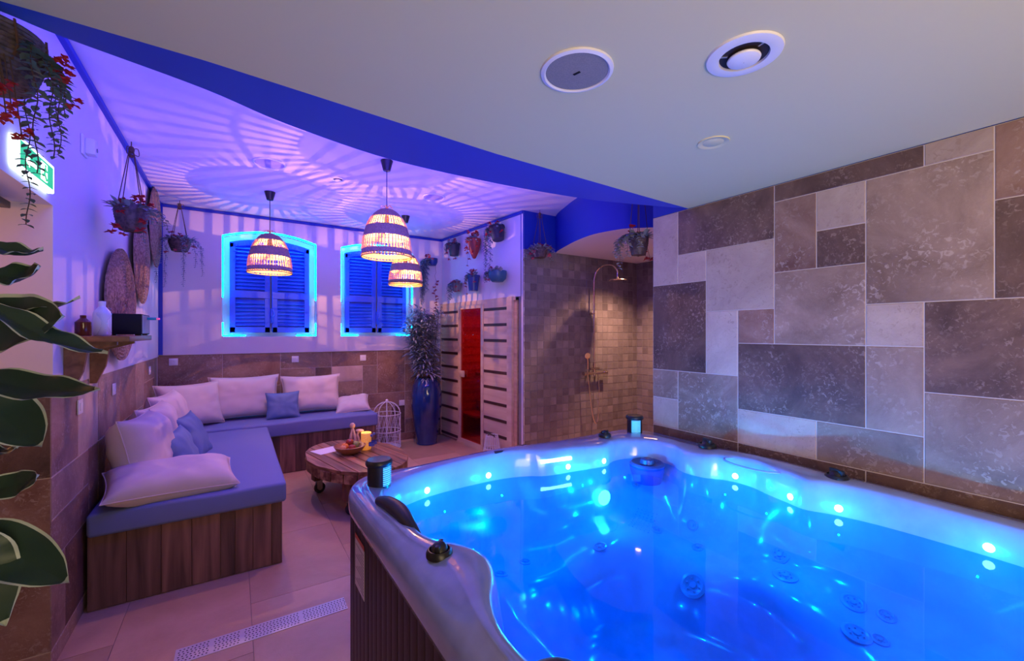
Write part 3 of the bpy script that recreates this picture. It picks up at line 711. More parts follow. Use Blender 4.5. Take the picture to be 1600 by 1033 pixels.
def mattress(poly, z0, z1, label, name='mattress'):
    bm = bmesh.new(); vs = [bm.verts.new((x, y, z0)) for x, y in poly]; bm.faces.new(vs)
    r_ = bmesh.ops.extrude_face_region(bm, geom=bm.faces[:]); bmesh.ops.translate(bm, vec=(0, 0, z1-z0), verts=[v for v in r_['geom'] if isinstance(v, bmesh.types.BMVert)])
    bmesh.ops.recalc_face_normals(bm, faces=bm.faces)
    bmesh.ops.bevel(bm, geom=bm.edges[:], offset=.022, segments=4, affect='EDGES', profile=.5)
    bmesh.ops.triangulate(bm, faces=[f for f in bm.faces if len(f.verts) > 4])
    bmesh.ops.subdivide_edges(bm, edges=[e_ for e_ in bm.edges if e_.calc_length() > .12], cuts=7, use_grid_fill=True)
    for v in bm.verts:
        p = v.co
        if p.z > z0+.03:
            nz = noise.noise(Vector((p.x*2.2, p.y*2.2, 1)))*.010+noise.noise(Vector((p.x*9+p.y*6, p.y*3, 4)))*.0035; p.z += nz
    me = bpy.data.meshes.new(name); bm.to_mesh(me); bm.free(); me.materials.append(M['mattress_blue']); me.polygons.foreach_set('use_smooth', [True]*len(me.polygons)); me.set_sharp_from_angle(angle=R(50))
    o = bpy.data.objects.new(name, me); C.objects.link(o); return tag(o, label, 'mattress', 'blue vinyl mattresses on the bench')
mattress([(XL+.012, BY0-.03), (BX1+.025, BY0-.03), (BX1+.03, 5.44), (XL+.012, 5.44)], BZ, .565, 'blue grey mattress on the near arm of the bench along the side wall')
mattress([(XL+.012, 5.446), (BXR+.02, 5.446), (BXR+.02, YB-.016), (XL+.012, YB-.016)], BZ, .585, 'blue grey mattress under the arched windows')

def pillow_mesh(w_, h_, t_, seed=0, nn=22, pinch=.10):
    vs = []; fs = []; idx = {}
    def pt(i, j, side):
        x, y = 2*i/nn-1, 2*j/nn-1
        th = (max(0, (1-x**4))*max(0, (1-y**4)))**.55
        px = x*w_/2*(1-pinch*(1-y*y)*abs(x)**1.5); py = y*h_/2*(1-pinch*(1-x*x)*abs(y)**1.5)
        wr = noise.noise(Vector((x*1.7+seed, y*1.7, side*.5)))*.10+noise.noise(Vector((x*5+seed, y*5+3, side)))*.035
        fold = .02*math.sin(9*math.atan2(y, x)+seed)*(x*x+y*y)*.5
        return Vector((px, py, side*t_/2*th*(1+wr*1.4)+side*th*fold*.8))
    for side in (1, -1):
        for i in range(nn+1):
            for j in range(nn+1):
                if side == -1 and (i in (0, nn) or j in (0, nn)): idx[(side, i, j)] = idx[(1, i, j)]; continue
                idx[(side, i, j)] = len(vs); vs.append(pt(i, j, side))
    for side in (1, -1):
        for i in range(nn):
            for j in range(nn):
                q = (idx[(side, i, j)], idx[(side, i+1, j)], idx[(side, i+1, j+1)], idx[(side, i, j+1)]); fs.append(q if side > 0 else q[::-1])
    return vs, fs
def cushion(loc, w_, h_, t_, rx, ry, rz, m_, label, seed, grp, pinch=.10):
    """local x = width, local y = height, local z = thickness"""
    vs, fs = pillow_mesh(w_, h_, t_, seed, pinch=pinch)
    mb = MB().add(vs, fs)
    e_ = [Vector(v) for v in vs]
    o = mb.build('cushion', m_, None, ang=80, loc=loc, rot=(R(rx), R(ry), R(rz)))
    o.data.materials[0]
    nn = 22; per = []
    bx = lambda x, y: Vector((x*w_/2*(1-pinch*(1-y*y)*abs(x)**1.5), y*h_/2*(1-pinch*(1-x*x)*abs(y)**1.5), 0))
    for k in range(24): per.append(bx(-1+2*k/24, -1))
    for k in range(24): per.append(bx(1, -1+2*k/24))
    for k in range(24): per.append(bx(1-2*k/24, 1))
    for k in range(24): per.append(bx(-1, 1-2*k/24))
    MB().tube(per, .0035, 5, True).build('seam', m_, o)
    return tag(o, label, 'cushion', grp)
GC, GB = 'cream cushions on the bench', 'small blue cushions on the bench'
cushion((-.52, 3.80, .79), .48, .52, .28, 78, 0, 78, 'cushion_cream', 'big cream cushion at the near end, leaning on the side wall above the lying one', 1, GC)
cushion((-.51, 4.36, .80), .55, .48, .24, 76, 0, 80, 'cushion_cream', 'cream cushion on the side wall, second behind the near-end cushion', 2, GC)
cushion((-.50, 4.95, .81), .58, .50, .24, 76, 0, 78, 'cushion_cream', 'cream cushion on the side wall, next to the corner cushion', 3, GC)
cushion((-.40, 5.72, .825), .62, .48, .20, 74, 0, 28, 'cushion_cream', 'cream cushion standing across the corner of the bench', 4, GC)
cushion((.10, 5.95, .845), .72, .50, .20, 76, 0, 2, 'cushion_cream', 'wide cream cushion leaning below the wider window recess', 5, GC)
cushion((.82, 5.96, .83), .70, .47, .19, 76, 0, -1, 'cushion_cream', 'wide cream cushion behind the small blue cushion, right of the other wide one', 6, GC)
cushion((1.29, 5.82, .665), .42, .36, .15, 24, -6, -12, 'cushion_cream', 'cream cushion lying at the far end of the bench near the birdcage', 7, GC)
cushion((-.335, 3.52, .655), .68, .38, .20, 14, 3, 10, 'cushion_cream', 'long cream cushion lying flat at the near end of the bench', 8, GC, .07)
cushion((-.33, 4.02, .69), .42, .40, .13, 70, 0, 80, 'cushion_blue', 'small blue cushion leaning next to the big near-end cream cushion', 9, GB)
cushion((-.30, 4.55, .71), .42, .42, .13, 68, 0, 78, 'cushion_blue', 'small blue cushion between the side wall cushions and the corner', 10, GB)
cushion((.48, 5.75, .735), .36, .32, .11, 74, 0, 2, 'cushion_blue', 'small blue cushion in front of two wide cream cushions', 11, GB)

# ---------------------------------------------------------------- coffee table on castors
ct = thing('coffee_table', 'low oval coffee table of dark wood planks on castors', 'table', (.99, 4.32, 0), R(12))
TA, TB, TZ = .42, .66, .42
tp = MB(); npk = 9
for k in range(npk):
    xa, xb = -TA+2*TA*k/npk+.003, -TA+2*TA*(k+1)/npk-.003
    xm = max(abs(xa), abs(xb)) if k != npk//2 else abs(xa)
    yl = TB*math.sqrt(max(.02, 1-(min(abs(xa), abs(xb))/TA)**2)); yl2 = TB*math.sqrt(max(.015, 1-(min(.985, max(abs(xa), abs(xb))/TA))**2))
    ya_, yb_ = (yl, yl2) if abs(xa) < abs(xb) else (yl2, yl)
    tp.prism([(xa, -ya_), (xb, -yb_), (xb, yb_), (xa, ya_)], TZ-.03, TZ)
tp.build('tabletop', 'table_wood', ct, smooth=False, bev=.004)
ed = MB()
for k in range(26):
    a0, a1 = 2*PI*k/26, 2*PI*(k+1)/26-.02
    ed.prism([((TA-.005)*math.cos(a0), (TB-.005)*math.sin(a0)), ((TA-.005)*math.cos(a1), (TB-.005)*math.sin(a1)), ((TA-.09)*math.cos(a1), (TB-.09)*math.sin(a1)), ((TA-.09)*math.cos(a0), (TB-.09)*math.sin(a0))], TZ-.115, TZ-.031)
ed.build('apron', 'apron_wood', ct, smooth=False, bev=.006)
for sx in (-1, 1):
    for sy in (-1, 1):
        x, y = sx*.22, sy*.36
        lg = MB().box(x-.055, x+.055, y-.045, y+.045, .135, TZ-.031, ch=.004).build('leg', 'bench_wood', ct)
        fk = MB().box(x-.04, x+.04, y-.04, y+.04, .127, .135)
        for q in (-1, 1): fk.box(x-.02, x+.03, y+q*.024-.002, y+q*.024+.002, .05, .128)
        fk.build('castor_fork', 'steel', lg)
        wmx = T(x+.012, y, .052) @ rot(90, 0, 0)
        MB().lathe([(.02, -.016), (.044, -.016), (.052, -.010), (.052, .010), (.044, .016), (.02, .016)], 28, mtx=wmx).build('wheel', 'dark_rubber', lg)
        MB().lathe([(.001, -.018), (.022, -.018), (.022, .018), (.001, .018)], 20, mtx=wmx).build('hub', 'steel', lg)
# on the table
pp = MB(); pp.box(-.15, .15, -.10, .10, 0, .0016, ch=0)
tag(pp.build('paper_sheet', 'paper', loc=(.80, 4.60, TZ+.001), rot=(0, 0, R(20)), smooth=False), 'white printed sheet lying on the coffee table beside the fruit bowl', 'paper')
BC = Vector((.945, 4.37, TZ+.002))
tag(MB().lathe([(.05, 0), (.075, .001), (.08, .008), (.125, .035), (.150, .075), (.143, .078), (.118, .044), (.07, .018), (.001, .014)], 40, cap=False).build('fruit_bowl', 'bowl_wood', loc=BC), 'shallow wooden bowl of fruit on the coffee table', 'bowl')
def fruit(name, dx, dy, dz, r_, m_, label, sc=(1,1,.94)):
    f_ = MB(); pr = []
    for i in range(17):
        a = PI*i/16; q = r_*(math.sin(a)); z = -r_*math.cos(a)*(1-.10*math.exp(-(a-PI)**2*5)); z -= (.16*r_*math.exp(-((PI-a)*2.6)**2)); pr.append((max(q, 1e-4), z))
    f_.lathe(pr, 20, cap=False, mtx=Matrix.Diagonal((*sc, 1))); o = f_.build(name, m_, loc=BC+Vector((dx, dy, dz)), rot=(.3*dx*10, .25, dx*20))
    MB().tube([(0, 0, r_*.75), (.002, .001, r_*1.12)], .0018, 5).build('stalk', 'stem_brown', o); return tag(o, label, 'fruit', 'fruit in the bowl')
fruit('orange', -.052, -.015, .072, .037, 'fruit_orange', 'bright orange in the wooden bowl')
fruit('apple', .005, .035, .098, .036, 'fruit_apple', 'dark red apple on top of the bowl')
fruit('apple', .012, -.045, .062, .034, 'fruit_apple', 'red apple low at the front of the bowl, under the fruit pile')
fruit('peach', -.075, -.055, .070, .030, 'fruit_peach', 'yellowish peach at the bowl rim beside the orange')
fruit('pear', .062, .02, .070, .034, 'fruit_green', 'greenish pear in the bowl next to the bananas', (1, 1, 1.15))
bn = MB(); bp_ = [(.045+.10*math.cos(a)-.03, -.03+.10*math.sin(a)*.8, .072+.018*math.sin(a*1.5)) for a in [R(-60+12*k) for k in range(10)]]
bn.tube(bp_, [.004, .010, .0145, .016, .017, .017, .016, .0145, .010, .004], 8)
tag(bn.build('banana', 'banana_yellow', loc=BC), 'yellow banana curved along the rim of the fruit bowl', 'fruit', 'fruit in the bowl')
# carved figure
fg = thing('carved_figure', 'pale carved wooden figure of two leaning shapes behind the fruit bowl', 'figurine', (1.02, 4.55, TZ), R(-35))
fb = MB(); fb.box(-.05, .05, -.03, .03, 0, .012, ch=.003)
fb.tube(catmull([(-.022,0,.01), (-.03,0,.08), (-.022,0,.15), (-.01,0,.20)], 5), [.014]*5+[.016]*5+[.012]*6, 8)
fb.tube(catmull([(.012,0,.01), (.018,0,.08), (.006,0,.15), (-.008,0,.20)], 5), [.013]*5+[.014]*5+[.011]*6, 8)
fb.ball((-.012, 0, .228), .028, 10, (1,.8,1.05)); fb.build('tall_shape', 'carved_wood', fg)
fb = MB(); fb.tube(catmull([(.035,.01,.012), (.05,.01,.08), (.035,.01,.13)], 5), .012, 8); fb.ball((.06, .01, .175), .026, 10, (1.7,.7,.7)); fb.tube([(.035,.01,.13), (.05,.01,.17)], .012, 8)
fb.build('small_shape', 'carved_wood', fg)
# candle glass
cn = thing('candle_lantern', 'glowing amber candle glass with lace pattern on the coffee table', 'candle', (1.115, 4.43, TZ))
MB().lathe([(.042, 0), (.048, .01), (.050, .165), (.047, .165), (.045, .012), (.001, .010)], 32, cap=False).build('glass_cup', 'candle_shell', cn)
MB().lathe([(.001, .012), (.040, .012), (.040, .11), (.001, .11)], 24).build('wax', 'candle_glow', cn)
MB().lathe([(.046, .160), (.051, .166), (.046, .171), (.044, .166)], 32, cap=False).build('rim', 'candle_glow', cn)
point('flame', (0, 0, .19), .5, (1, .5, .14), .015, cn)
for (x, y, lb) in ((1.135, 4.30, 'small clear water bottle with dark blue label, nearer to the table edge'), (1.175, 4.36, 'small clear water bottle with dark blue label, partly behind its twin')):
    b = thing('water_bottle', lb, 'bottle', (x, y, TZ), 0, 'water bottles on the coffee table')
    MB().lathe([(.001,.001), (.026,.001), (.028,.006), (.028,.10), (.026,.115), (.012,.145), (.011,.158)], 24, cap=False).build('body', 'clear_glass', b)
    MB().lathe([(.0283,.062), (.0285,.063), (.0285,.093), (.0283,.094)], 24, cap=False).build('label_band', 'water_label', b)
    MB().lathe([(.013,.153), (.013,.172), (.001,.173)], 16).build('cap', 'water_label', b)

# ---------------------------------------------------------------- birdcage lantern, vase with bamboo, string lantern
def birdcage():
    c = thing('birdcage', 'tall white wire birdcage with domed top standing between bench and vase', 'birdcage', (1.765, 5.90, 0))
    H, D_, r_ = .66, .48, .185
    def circ(z, q=r_, n=40): return [(q*math.cos(2*PI*k/n), q*math.sin(2*PI*k/n), z) for k in range(n)]
    fr = MB()
    for z in (.02, .25, D_): fr.tube(circ(z), .006, 6, True)
    fr.tube(circ(.12), .003, 5, True)
    for k in range(10):
        a = 2*PI*k/10; fr.tube([(r_*math.cos(a), r_*math.sin(a), .02), (r_*math.cos(a), r_*math.sin(a), D_)], .004, 5)
        fr.tube([(r_*math.cos(b)*math.cos(a), r_*math.cos(b)*math.sin(a), D_+.165*math.sin(b)) for b in [PI/2*q/8 for q in range(9)]], .0045, 5)
    fr.ball((0, 0, H), .02, 8); fr.build('frame', 'white_metal', c)
    w_ = MB()
    for k in range(20):
        a0, a1 = 2*PI*k/20, 2*PI*(k+1)/20
        for z0, z1 in ((.02, .25), (.25, D_)):
            for (s_, e_) in (((a0, z0), (a1, z1)), ((a1, z0), (a0, z1))): w_.tube([(r_*math.cos(s_[0]+(e_[0]-s_[0])*q/4), r_*math.sin(s_[0]+(e_[0]-s_[0])*q/4), s_[1]+(e_[1]-s_[1])*q/4) for q in range(5)], .0022, 4)
    w_.build('wire_mesh', 'white_metal', c)
    MB().lathe([(.001,.012), (.18,.012), (.185,.022), (.001,.022)], 32).build('tray', 'white_metal', c)
birdcage()
vz = thing('floor_vase', 'tall glossy dark blue floor vase beside the sauna', 'vase', (2.33, 5.86, 0))
vp = catmull([(.001,0,.0), (.135,0,.002), (.148,0,.05), (.185,0,.28), (.212,0,.52), (.215,0,.70), (.195,0,.84), (.160,0,.925), (.165,0,.945), (.150,0,.95), (.145,0,.90)], 5)
MB().lathe([(max(p.x, .001), p.z) for p in vp], 48, cap=False).build('body', 'vase_blue', vz)
MB().lathe([(.001,.90), (.148,.90)], 24, cap=False).build('soil', 'black', vz, smooth=False)
def leaf(mb, base, d, up, L_, W_, n=4, droop=.25, tipw=.0):
    d = Vector(d).normalized(); up = Vector(up); sd = d.cross(up)
    if sd.length < 1e-4: sd = d.orthogonal()
    sd.normalize(); nz = sd.cross(d); vs = []; fs = []
    for i in range(n+1):
        t = i/n; c = Vector(base)+d*L_*t-Vector((0, 0, 1))*droop*L_*t*t; ww = W_*math.sin(PI*min(1, .06+t*.94))**.8
        if i == n: ww = .0005
        vs += [c-sd*ww/2+nz*ww*.12, c, c+sd*ww/2+nz*ww*.12]
    for i in range(n): a = i*3; fs += [(a, a+1, a+4, a+3), (a+1, a+2, a+5, a+4)]
    mb.add(vs, fs)
bp_t = thing('bamboo_plant', 'dense bamboo plant with narrow bluish leaves rising from the blue floor vase', 'plant', (2.33, 5.86, .90))
r = random.Random(21); stm = MB(); lf = MB()
for k in range(22):
    a = r.uniform(0, 2*PI); lean = r.uniform(.05, .27)*(1.25 if math.cos(a) < 0 else .9)*(.75 if math.sin(a) > 0 else 1); Hh = r.uniform(.70, 1.05)
    p0 = Vector((.07*math.cos(a), .07*math.sin(a), -.02)); top_ = Vector((lean*math.cos(a), lean*math.sin(a), Hh))
    pts = catmull([p0, p0.lerp(top_, .5)+Vector((0, 0, .03)), top_], 6); stm.tube(pts, [.006-.004*i/len(pts) for i in range(len(pts))], 5)
    for i in range(3, len(pts)):
        for q in range(13):
            b = r.uniform(0, 2*PI); dd = Vector((math.cos(b), math.sin(b), r.uniform(-.1, .9)))
            p = pts[i]+Vector((r.uniform(-.06,.06), r.uniform(-.06,.06), r.uniform(-.06,.06)))
            lim = .30+.02*r.random(); e_ = dd.normalized()*.11
            leaf(lf, p, dd, (0,0,1), r.uniform(.09, .19), r.uniform(.018, .026), 4, .35)
for k in range(34):                                                      # low skirt of fronds over the vase mouth
    b = r.uniform(0, 2*PI); p = Vector((.12*math.cos(b), .12*math.sin(b), r.uniform(.02, .28)))
    for q in range(5): leaf(lf, p, (math.cos(b+r.uniform(-.7,.7)), math.sin(b+r.uniform(-.7,.7)), r.uniform(-.2,.7)), (0,0,1), r.uniform(.10,.18), .022, 4, .4)
lf.v = [(min(x, .36), min(y, .325), z) for x, y, z in lf.v]; stm.v = [(min(x, .36), min(y, .325), z) for x, y, z in stm.v]
stm.build('stems', 'stem_brown', bp_t); lf.build('foliage', 'leaf_blue', bp_t, ang=60)
sl_ = thing('string_lantern', 'small white string lantern with dark handle standing before the sauna panel', 'lantern', (2.70, 4.62, 0))
k_ = MB()
for q in (.0, .155, .31): rr = .075+.05*(1-q/.31); k_.tube([(rr*math.cos(2*PI*i/32), rr*math.sin(2*PI*i/32), q+.006) for i in range(32)], .004, 5, True)
for i in range(20):
    a = 2*PI*i/20; k_.tube([(.125*math.cos(a), .125*math.sin(a), .006), (.10*math.cos(a+.1), .10*math.sin(a+.1), .16), (.075*math.cos(a+.2), .075*math.sin(a+.2), .316)], .0028, 4)
    k_.tube([(.125*math.cos(a), .125*math.sin(a), .006), (.10*math.cos(a-.1), .10*math.sin(a-.1), .16), (.075*math.cos(a-.2), .075*math.sin(a-.2), .316)], .0028, 4)
k_.build('string_body', 'white_metal', sl_)
MB().tube([(-.02,-.09,.33), (-.02,.09,.33)], .009, 8).tube([(-.02,-.09,.33), (-.0,-.07,.30)], .005, 6).tube([(-.02,.09,.33), (0,.07,.30)], .005, 6).build('handle', 'stem_brown', sl_)

# ---------------------------------------------------------------- sauna
sa = thing('infrared_sauna', 'pale wood sauna cabin front with dark horizontal strips and glass door glowing red', 'sauna', (SX, SY, 0), sphi)
SO = .17                                                                 # hidden stretch in the corner
X1, X2, X3 = .54, 1.19, 1.72
fr = MB()
fr.box(0, X1, -.018, 0, .03, 2.04); fr.box(X2, X3, -.018, 0, .03, 2.04); fr.box(X1, X2, -.018, 0, 1.965, 2.04); fr.box(0, 1.86, -.012, .002, 2.0, 2.045)
sa_p = fr.build('wall_panel', 'sauna_wood', sa, smooth=False)
dfm = MB(); dfm.box(X1, X1+.055, -.034, .02, .02, 1.985); dfm.box(X2-.055, X2, -.034, .02, .02, 1.985); dfm.box(X1+.055, X2-.055, -.034, .02, 1.935, 1.985); dfm.box(X1+.055, X2-.055, -.034, .02, .02, .075)
dfm.box(X3, X3+.10, -.034, .02, .02, 2.045); dfm.box(0, .02, -.03, 0, .02, 2.045); dfm.box(X1-.02, X2+.02, -.04, .0, 0, .03)
dfm.build('frame', 'sauna_wood', sa, smooth=False, bev=.003)
for (a, b) in ((.02, X1-.005), (X2+.01, X3-.01)):
    for k in range(10): MB().box(a, b, -.024, -.0175, 1.925-.204*k-.036, 1.925-.204*k, ch=0).build('dark_strip', 'stripe_wood', sa, smooth=False)
dr = MB().box(X1+.055, X2-.055, -.012, -.004, .075, 1.935).build('glass_door', 'sauna_glass', sa, smooth=False)
hd = MB()
for yy in (-.035, .02): hd.box(X1+.062, X1+.175, yy-.011, yy+.011, .965, 1.055, ch=.004)
hd.box(X1+.09, X1+.15, -.03, .015, .995, 1.03); hd.build('handle', 'sauna_wood', dr)
for z in (.25, 1.75): MB().box(X2-.075, X2-.05, -.018, .002, z, z+.06).build('hinge', 'steel', dr)
cab = MB(); cab.box(.0, .02, .02, 1.15, 0, 2.0); cab.box(1.86, 1.88, .02, 1.15, 0, 2.0); cab.box(0, 1.88, 1.15, 1.17, 0, 2.0); cab.box(0, 1.88, .0, 1.17, 1.98, 2.0); cab.box(0, 1.88, .02, 1.15, .0, .03)
cab.box(0, X1, .0, .02, 0, 2.0); cab.box(X2, 1.88, .0, .02, 0, 2.0)
for z in (.45, .80, 1.05, 1.3, 1.55): cab.box(.02, 1.86, 1.13, 1.15, z, z+.05)
for q in range(15): cab.box(.02, .034, .08, 1.10, .12+q*.125, .19+q*.125)
cab.build('cabin_interior', 'sauna_inside_wood', sa, smooth=False)
bn = MB()
for k in range(5): bn.box(.03, 1.85, .62+.105*k, .71+.105*k, .46, .49)
bn.box(.03, 1.85, .63, .65, .38, .46); bn.box(.03, 1.85, .66, .68, .05, .38)
bn.box(.03, .5, .30, .60, .30, .33); bn.box(.03, 1.85, .60, .63, .9, .95); bn.build('inner_bench', 'sauna_inside_wood', sa, smooth=False)
MB().box(.75, 1.05, 1.10, 1.13, .95, 1.75).box(.1, .4, 1.10, 1.13, .95, 1.75).build('heater_panel', 'red_glow', sa, smooth=False)
point('red_lamp', (.85, .6, 1.8), 7, (1, .02, .015), .08, sa)

# ---------------------------------------------------------------- shower
shw = thing('shower_column', 'chrome shower column with round rain head and looped hose on grey tiles', 'shower', (3.965, YS, 0))
c = MB(); yy = -.07
c.tube([(0, yy, 1.03), (0, yy, 2.30)]+catmull([(0, yy, 2.30), (.01, yy-.03, 2.40), (.02, yy-.12, 2.46), (.03, yy-.28, 2.45), (.04, yy-.36, 2.38), (.04, yy-.37, 2.30)], 5)[1:], .011, 10)
c.build('riser_pipe', 'brass_chrome', shw)
MB().lathe([(.012, 2.30), (.02, 2.275), (.11, 2.262), (.115, 2.255), (.11, 2.248), (.001, 2.247)], 36, (.04, yy-.37, 0)).build('shower_head', 'brass_chrome', shw)
k_ = MB(); k_.tube([(0, 0, 1.85), (0, yy-.01, 1.85)], .009, 8); k_.tube([(0, yy+.0, 1.85), (-.05, yy-.02, 1.85)], .008, 8); k_.lathe([(.02, 0), (.02, .01)], 16, mtx=T(0, -.002, 1.85) @ rot(90, 0, 0)); k_.build('bracket', 'brass_chrome', shw)
k_ = MB(); k_.tube([(-.15, yy, 1.07), (.17, yy, 1.07)], .020, 12); k_.tube([(-.19, yy, 1.07), (-.15, yy, 1.07)], .026, 12); k_.tube([(.17, yy, 1.07), (.23, yy, 1.07)], .026, 12)
for x in (-.08, .08): k_.tube([(x, 0, 1.07), (x, yy, 1.07)], .018, 10)
k_.tube([(-.09, yy-.02, 1.13), (.07, yy-.02, 1.13)], .014, 10); k_.tube([(0, yy, 1.05), (0, yy, 1.2)], .02, 10); k_.build('mixer_valve', 'brass_chrome', shw)
k_ = MB(); k_.tube([(-.13, yy-.02, 1.13), (-.15, yy-.04, 1.24), (-.17, yy-.05, 1.30)], .011, 10); k_.lathe([(.012, 0), (.035, .02), (.038, .03), (.001, .034)], 20, mtx=T(-.18, yy-.05, 1.31) @ rot(100, 0, -20)); k_.build('hand_shower', 'brass_chrome', shw)
k_ = MB(); k_.tube(catmull([(-.14, yy-.02, 1.12), (-.12, yy-.03, .90), (-.07, yy-.04, .55), (-.02, yy-.05, .42), (.03, yy-.04, .50), (.06, yy-.03, .80), (.07, yy, 1.05)], 8), .006, 8); k_.build('hose', 'brass_chrome', shw)
nb = MB(); nb.box(-.005, .0, -.12, .12, 0, .55); nsh = thing('shower_shelf', 'small dark shower shelf on the shadowed side wall of the shower', 'shelf', (4.86, 3.46, .95))
MB().box(-.02, 0, -.10, .10, 0, .60, ch=.003).build('back_plate', 'black_plastic', nsh); MB().box(-.10, -.02, -.10, .10, .24, .25).build('ledge', 'chrome', nsh)
for q, mm_ in ((-.04, 'amber_glass'), (.04, 'white_plastic')): tag(MB().lathe([(.001,0), (.025,0), (.027,.01), (.027,.11), (.012,.13), (.012,.15), (.001,.152)], 16).build('shampoo_bottle', mm_, loc=(4.80, 3.46+q, 1.202)), 'amber bottle on the shower shelf' if q < 0 else 'pale bottle on the shower shelf', 'bottle')
dl = thing('downlight', 'small warm recessed spotlight lit in the shower ceiling', 'ceiling light', (4.15, 3.55, SHOW))
MB().lathe([(.045, -.001), (.048, -.006), (.036, -.006), (.034, 0)], 28, cap=False).build('ring', 'chrome', dl)
MB().lathe([(.001, -.003), (.034, -.003)], 24, cap=False).build('lens', 'spot_glow', dl)
d = bpy.data.lights.new('shower_spot', 'SPOT'); d.energy = 230; d.color = (1, .52, .33); d.spot_size = R(120); d.spot_blend = .9; d.shadow_soft_size = .03
o = bpy.data.objects.new('shower_spot', d); C.objects.link(o); o.parent = dl; o.location = (0, 0, -.02)

# ---------------------------------------------------------------- ceiling fittings
def speaker(name, x, y, z, r_, label, grille='speaker_grille', grp=None):
    t = thing(name, label, 'ceiling speaker', (x, y, z), 0, grp)
    MB().lathe([(r_, 0), (r_*.99, -.006), (r_*.90, -.010), (r_*.86, -.006), (r_*.855, -.002)], 48, cap=False).build('rim', 'white_plastic', t)
    MB().lathe([(.001, -.007), (r_*.5, -.0065), (r_*.86, -.004)], 48, cap=False).build('grille', grille, t)
    return t
sp = speaker('ceiling_speaker', .92, 1.035, LOW, .116, 'large round ceiling speaker with grey grille above the hot tub')
MB().box(-.012, .012, -.004, .004, -.0085, -.006, T(0, 0, 0) @ rot(0, 0, -75)).build('logo_badge', 'black', sp)
speaker('ceiling_speaker', .25, 4.22, UPPER, .13, 'round ceiling speaker above the bench, between the cove and the first pendant', 'fabric_grille')
speaker('ceiling_speaker', 1.79, 4.30, UPPER, .12, 'faint round ceiling speaker close to the deepest pendant', 'fabric_grille')
def valve(x, y, z, r_, label):
    t = thing('air_vent', label, 'ceiling vent', (x, y, z))
    MB().lathe([(r_, 0), (r_*.98, -.006), (r_*.80, -.010), (r_*.66, -.008), (r_*.64, -.001)], 48, cap=False).build('collar', 'white_plastic', t)
    MB().lathe([(.001, -.0015), (r_*.66, -.0015)], 32, cap=False).build('throat', 'vent_dark', t)
    MB().lathe([(.001, -.024), (r_*.30, -.023), (r_*.42, -.018), (r_*.44, -.014), (r_*.42, -.010)], 40, cap=False).build('disc', 'white_plastic', t)
    for a in (20, 140, 260): MB().box(r_*.45, r_*.64, -.003, .003, -.004, .001, rot(0, 0, a)).build('spoke', 'steel', t)
valve(1.29, .70, LOW, .105, 'round white ceiling air vent with dark slot above the hot tub')
valve(.82, 4.30, UPPER, .065, 'small round air vent in the violet ceiling between the pendants')
cp_ = thing('cover_plate', 'plain round cover plate set flush in the cream ceiling', 'cover plate', (1.77, 1.095, LOW))
MB().lathe([(.001, -.003), (.040, -.003), (.043, -.001), (.046, -.003), (.064, -.005), (.066, 0)], 40, cap=False).build('disc', 'cream_ceiling', cp_)

# ---------------------------------------------------------------- left wall: woven plates, shelf, sign, sensor, sockets
def plate(y, z, ry_, rz_, label, x=XL+.045, tilt=0):
    t = MB(); pr = []; n_ = 34
    for i in range(n_+1):
        q = i/n_; pr.append((max(.002, q), .018+.010*math.cos(i*PI)*.35-.02*q*q))
    pr += [(1.0, -.01), (.6, -.012), (.002, -.006)]
    vs_ = []
    t.lathe(pr, 72, cap=False, mtx=Matrix.Identity(4))
    t.v = [(x_*ry_*(1+.02*math.sin(3*math.atan2(y_, x_))+.012*math.sin(7*math.atan2(y_, x_))), y_*rz_*(1+.015*math.cos(4*math.atan2(y_, x_))), z_*(1+.1*math.sin(40*math.atan2(y_, x_)))) for x_, y_, z_ in t.v]
    o = t.build('woven_plate', 'seagrass', loc=(x, y, z), rot=(R(90), 0, R(90+tilt)), ang=60); return tag(o, label, 'woven wall plate', 'woven seagrass plates on the side wall')
plate(4.06, 1.80, .39, .39, 'large woven plate hanging behind the wall shelf', XL+.05, -2)
plate(4.90, 2.24, .37, .38, 'woven plate hanging under the potted hanging planter, middle of the three')
plate(5.66, 2.68, .37, .40, 'woven plate highest up, near the corner of the room')
sf = thing('wall_shelf', 'brown wooden wall shelf holding a black box and a white bottle', 'shelf', (XL, 2.95, 0))
MB().box(.001, .26, 0, .70, 1.553, 1.583, ch=.003).build('board', 'shelf_wood', sf)
for yy in (.06, .52):
    MB().prism([(.001, 1.30), (.03, 1.30), (.07, 1.40), (.085, 1.50), (.20, 1.535), (.20, 1.553), (.001, 1.553)], 0, .03, T(0, yy+.03, 0) @ rot(90, 0, 0)).build('bracket', 'shelf_wood', sf, smooth=False)
bx = thing('black_box', 'black rectangular box speaker lying on the wall shelf', 'box', (XL+.17, 3.47, 1.584))
MB().box(-.11, .085, -.14, .14, .006, .128, ch=.004).build('body', 'black', bx)
MB().box(.0845, .087, -.13, .13, .012, .122).build('side_panel', 'pot_grey', bx, smooth=False)
MB().box(-.10, -.07, -.12, -.09, 0, .006).box(.05, .08, -.12, -.09, 0, .006).box(-.10, -.07, .09, .12, 0, .006).box(.05, .08, .09, .12, 0, .006).build('foot', 'black_plastic', bx)
us = tag(MB().box(0, .045, -.009, .009, 0, .016, ch=.003).build('usb_stick', 'teal_plastic', loc=(XL+.2575, 3.50, 1.68)), 'teal stick plugged into the side of the black box', 'usb stick')
MB().box(.045, .062, -.007, .007, .002, .014, ch=.003).build('tip', 'pink_plastic', us)
wb = thing('spray_bottle', 'white plastic bottle standing on the wall shelf beside the black box', 'bottle', (XL+.12, 3.13, 1.584))
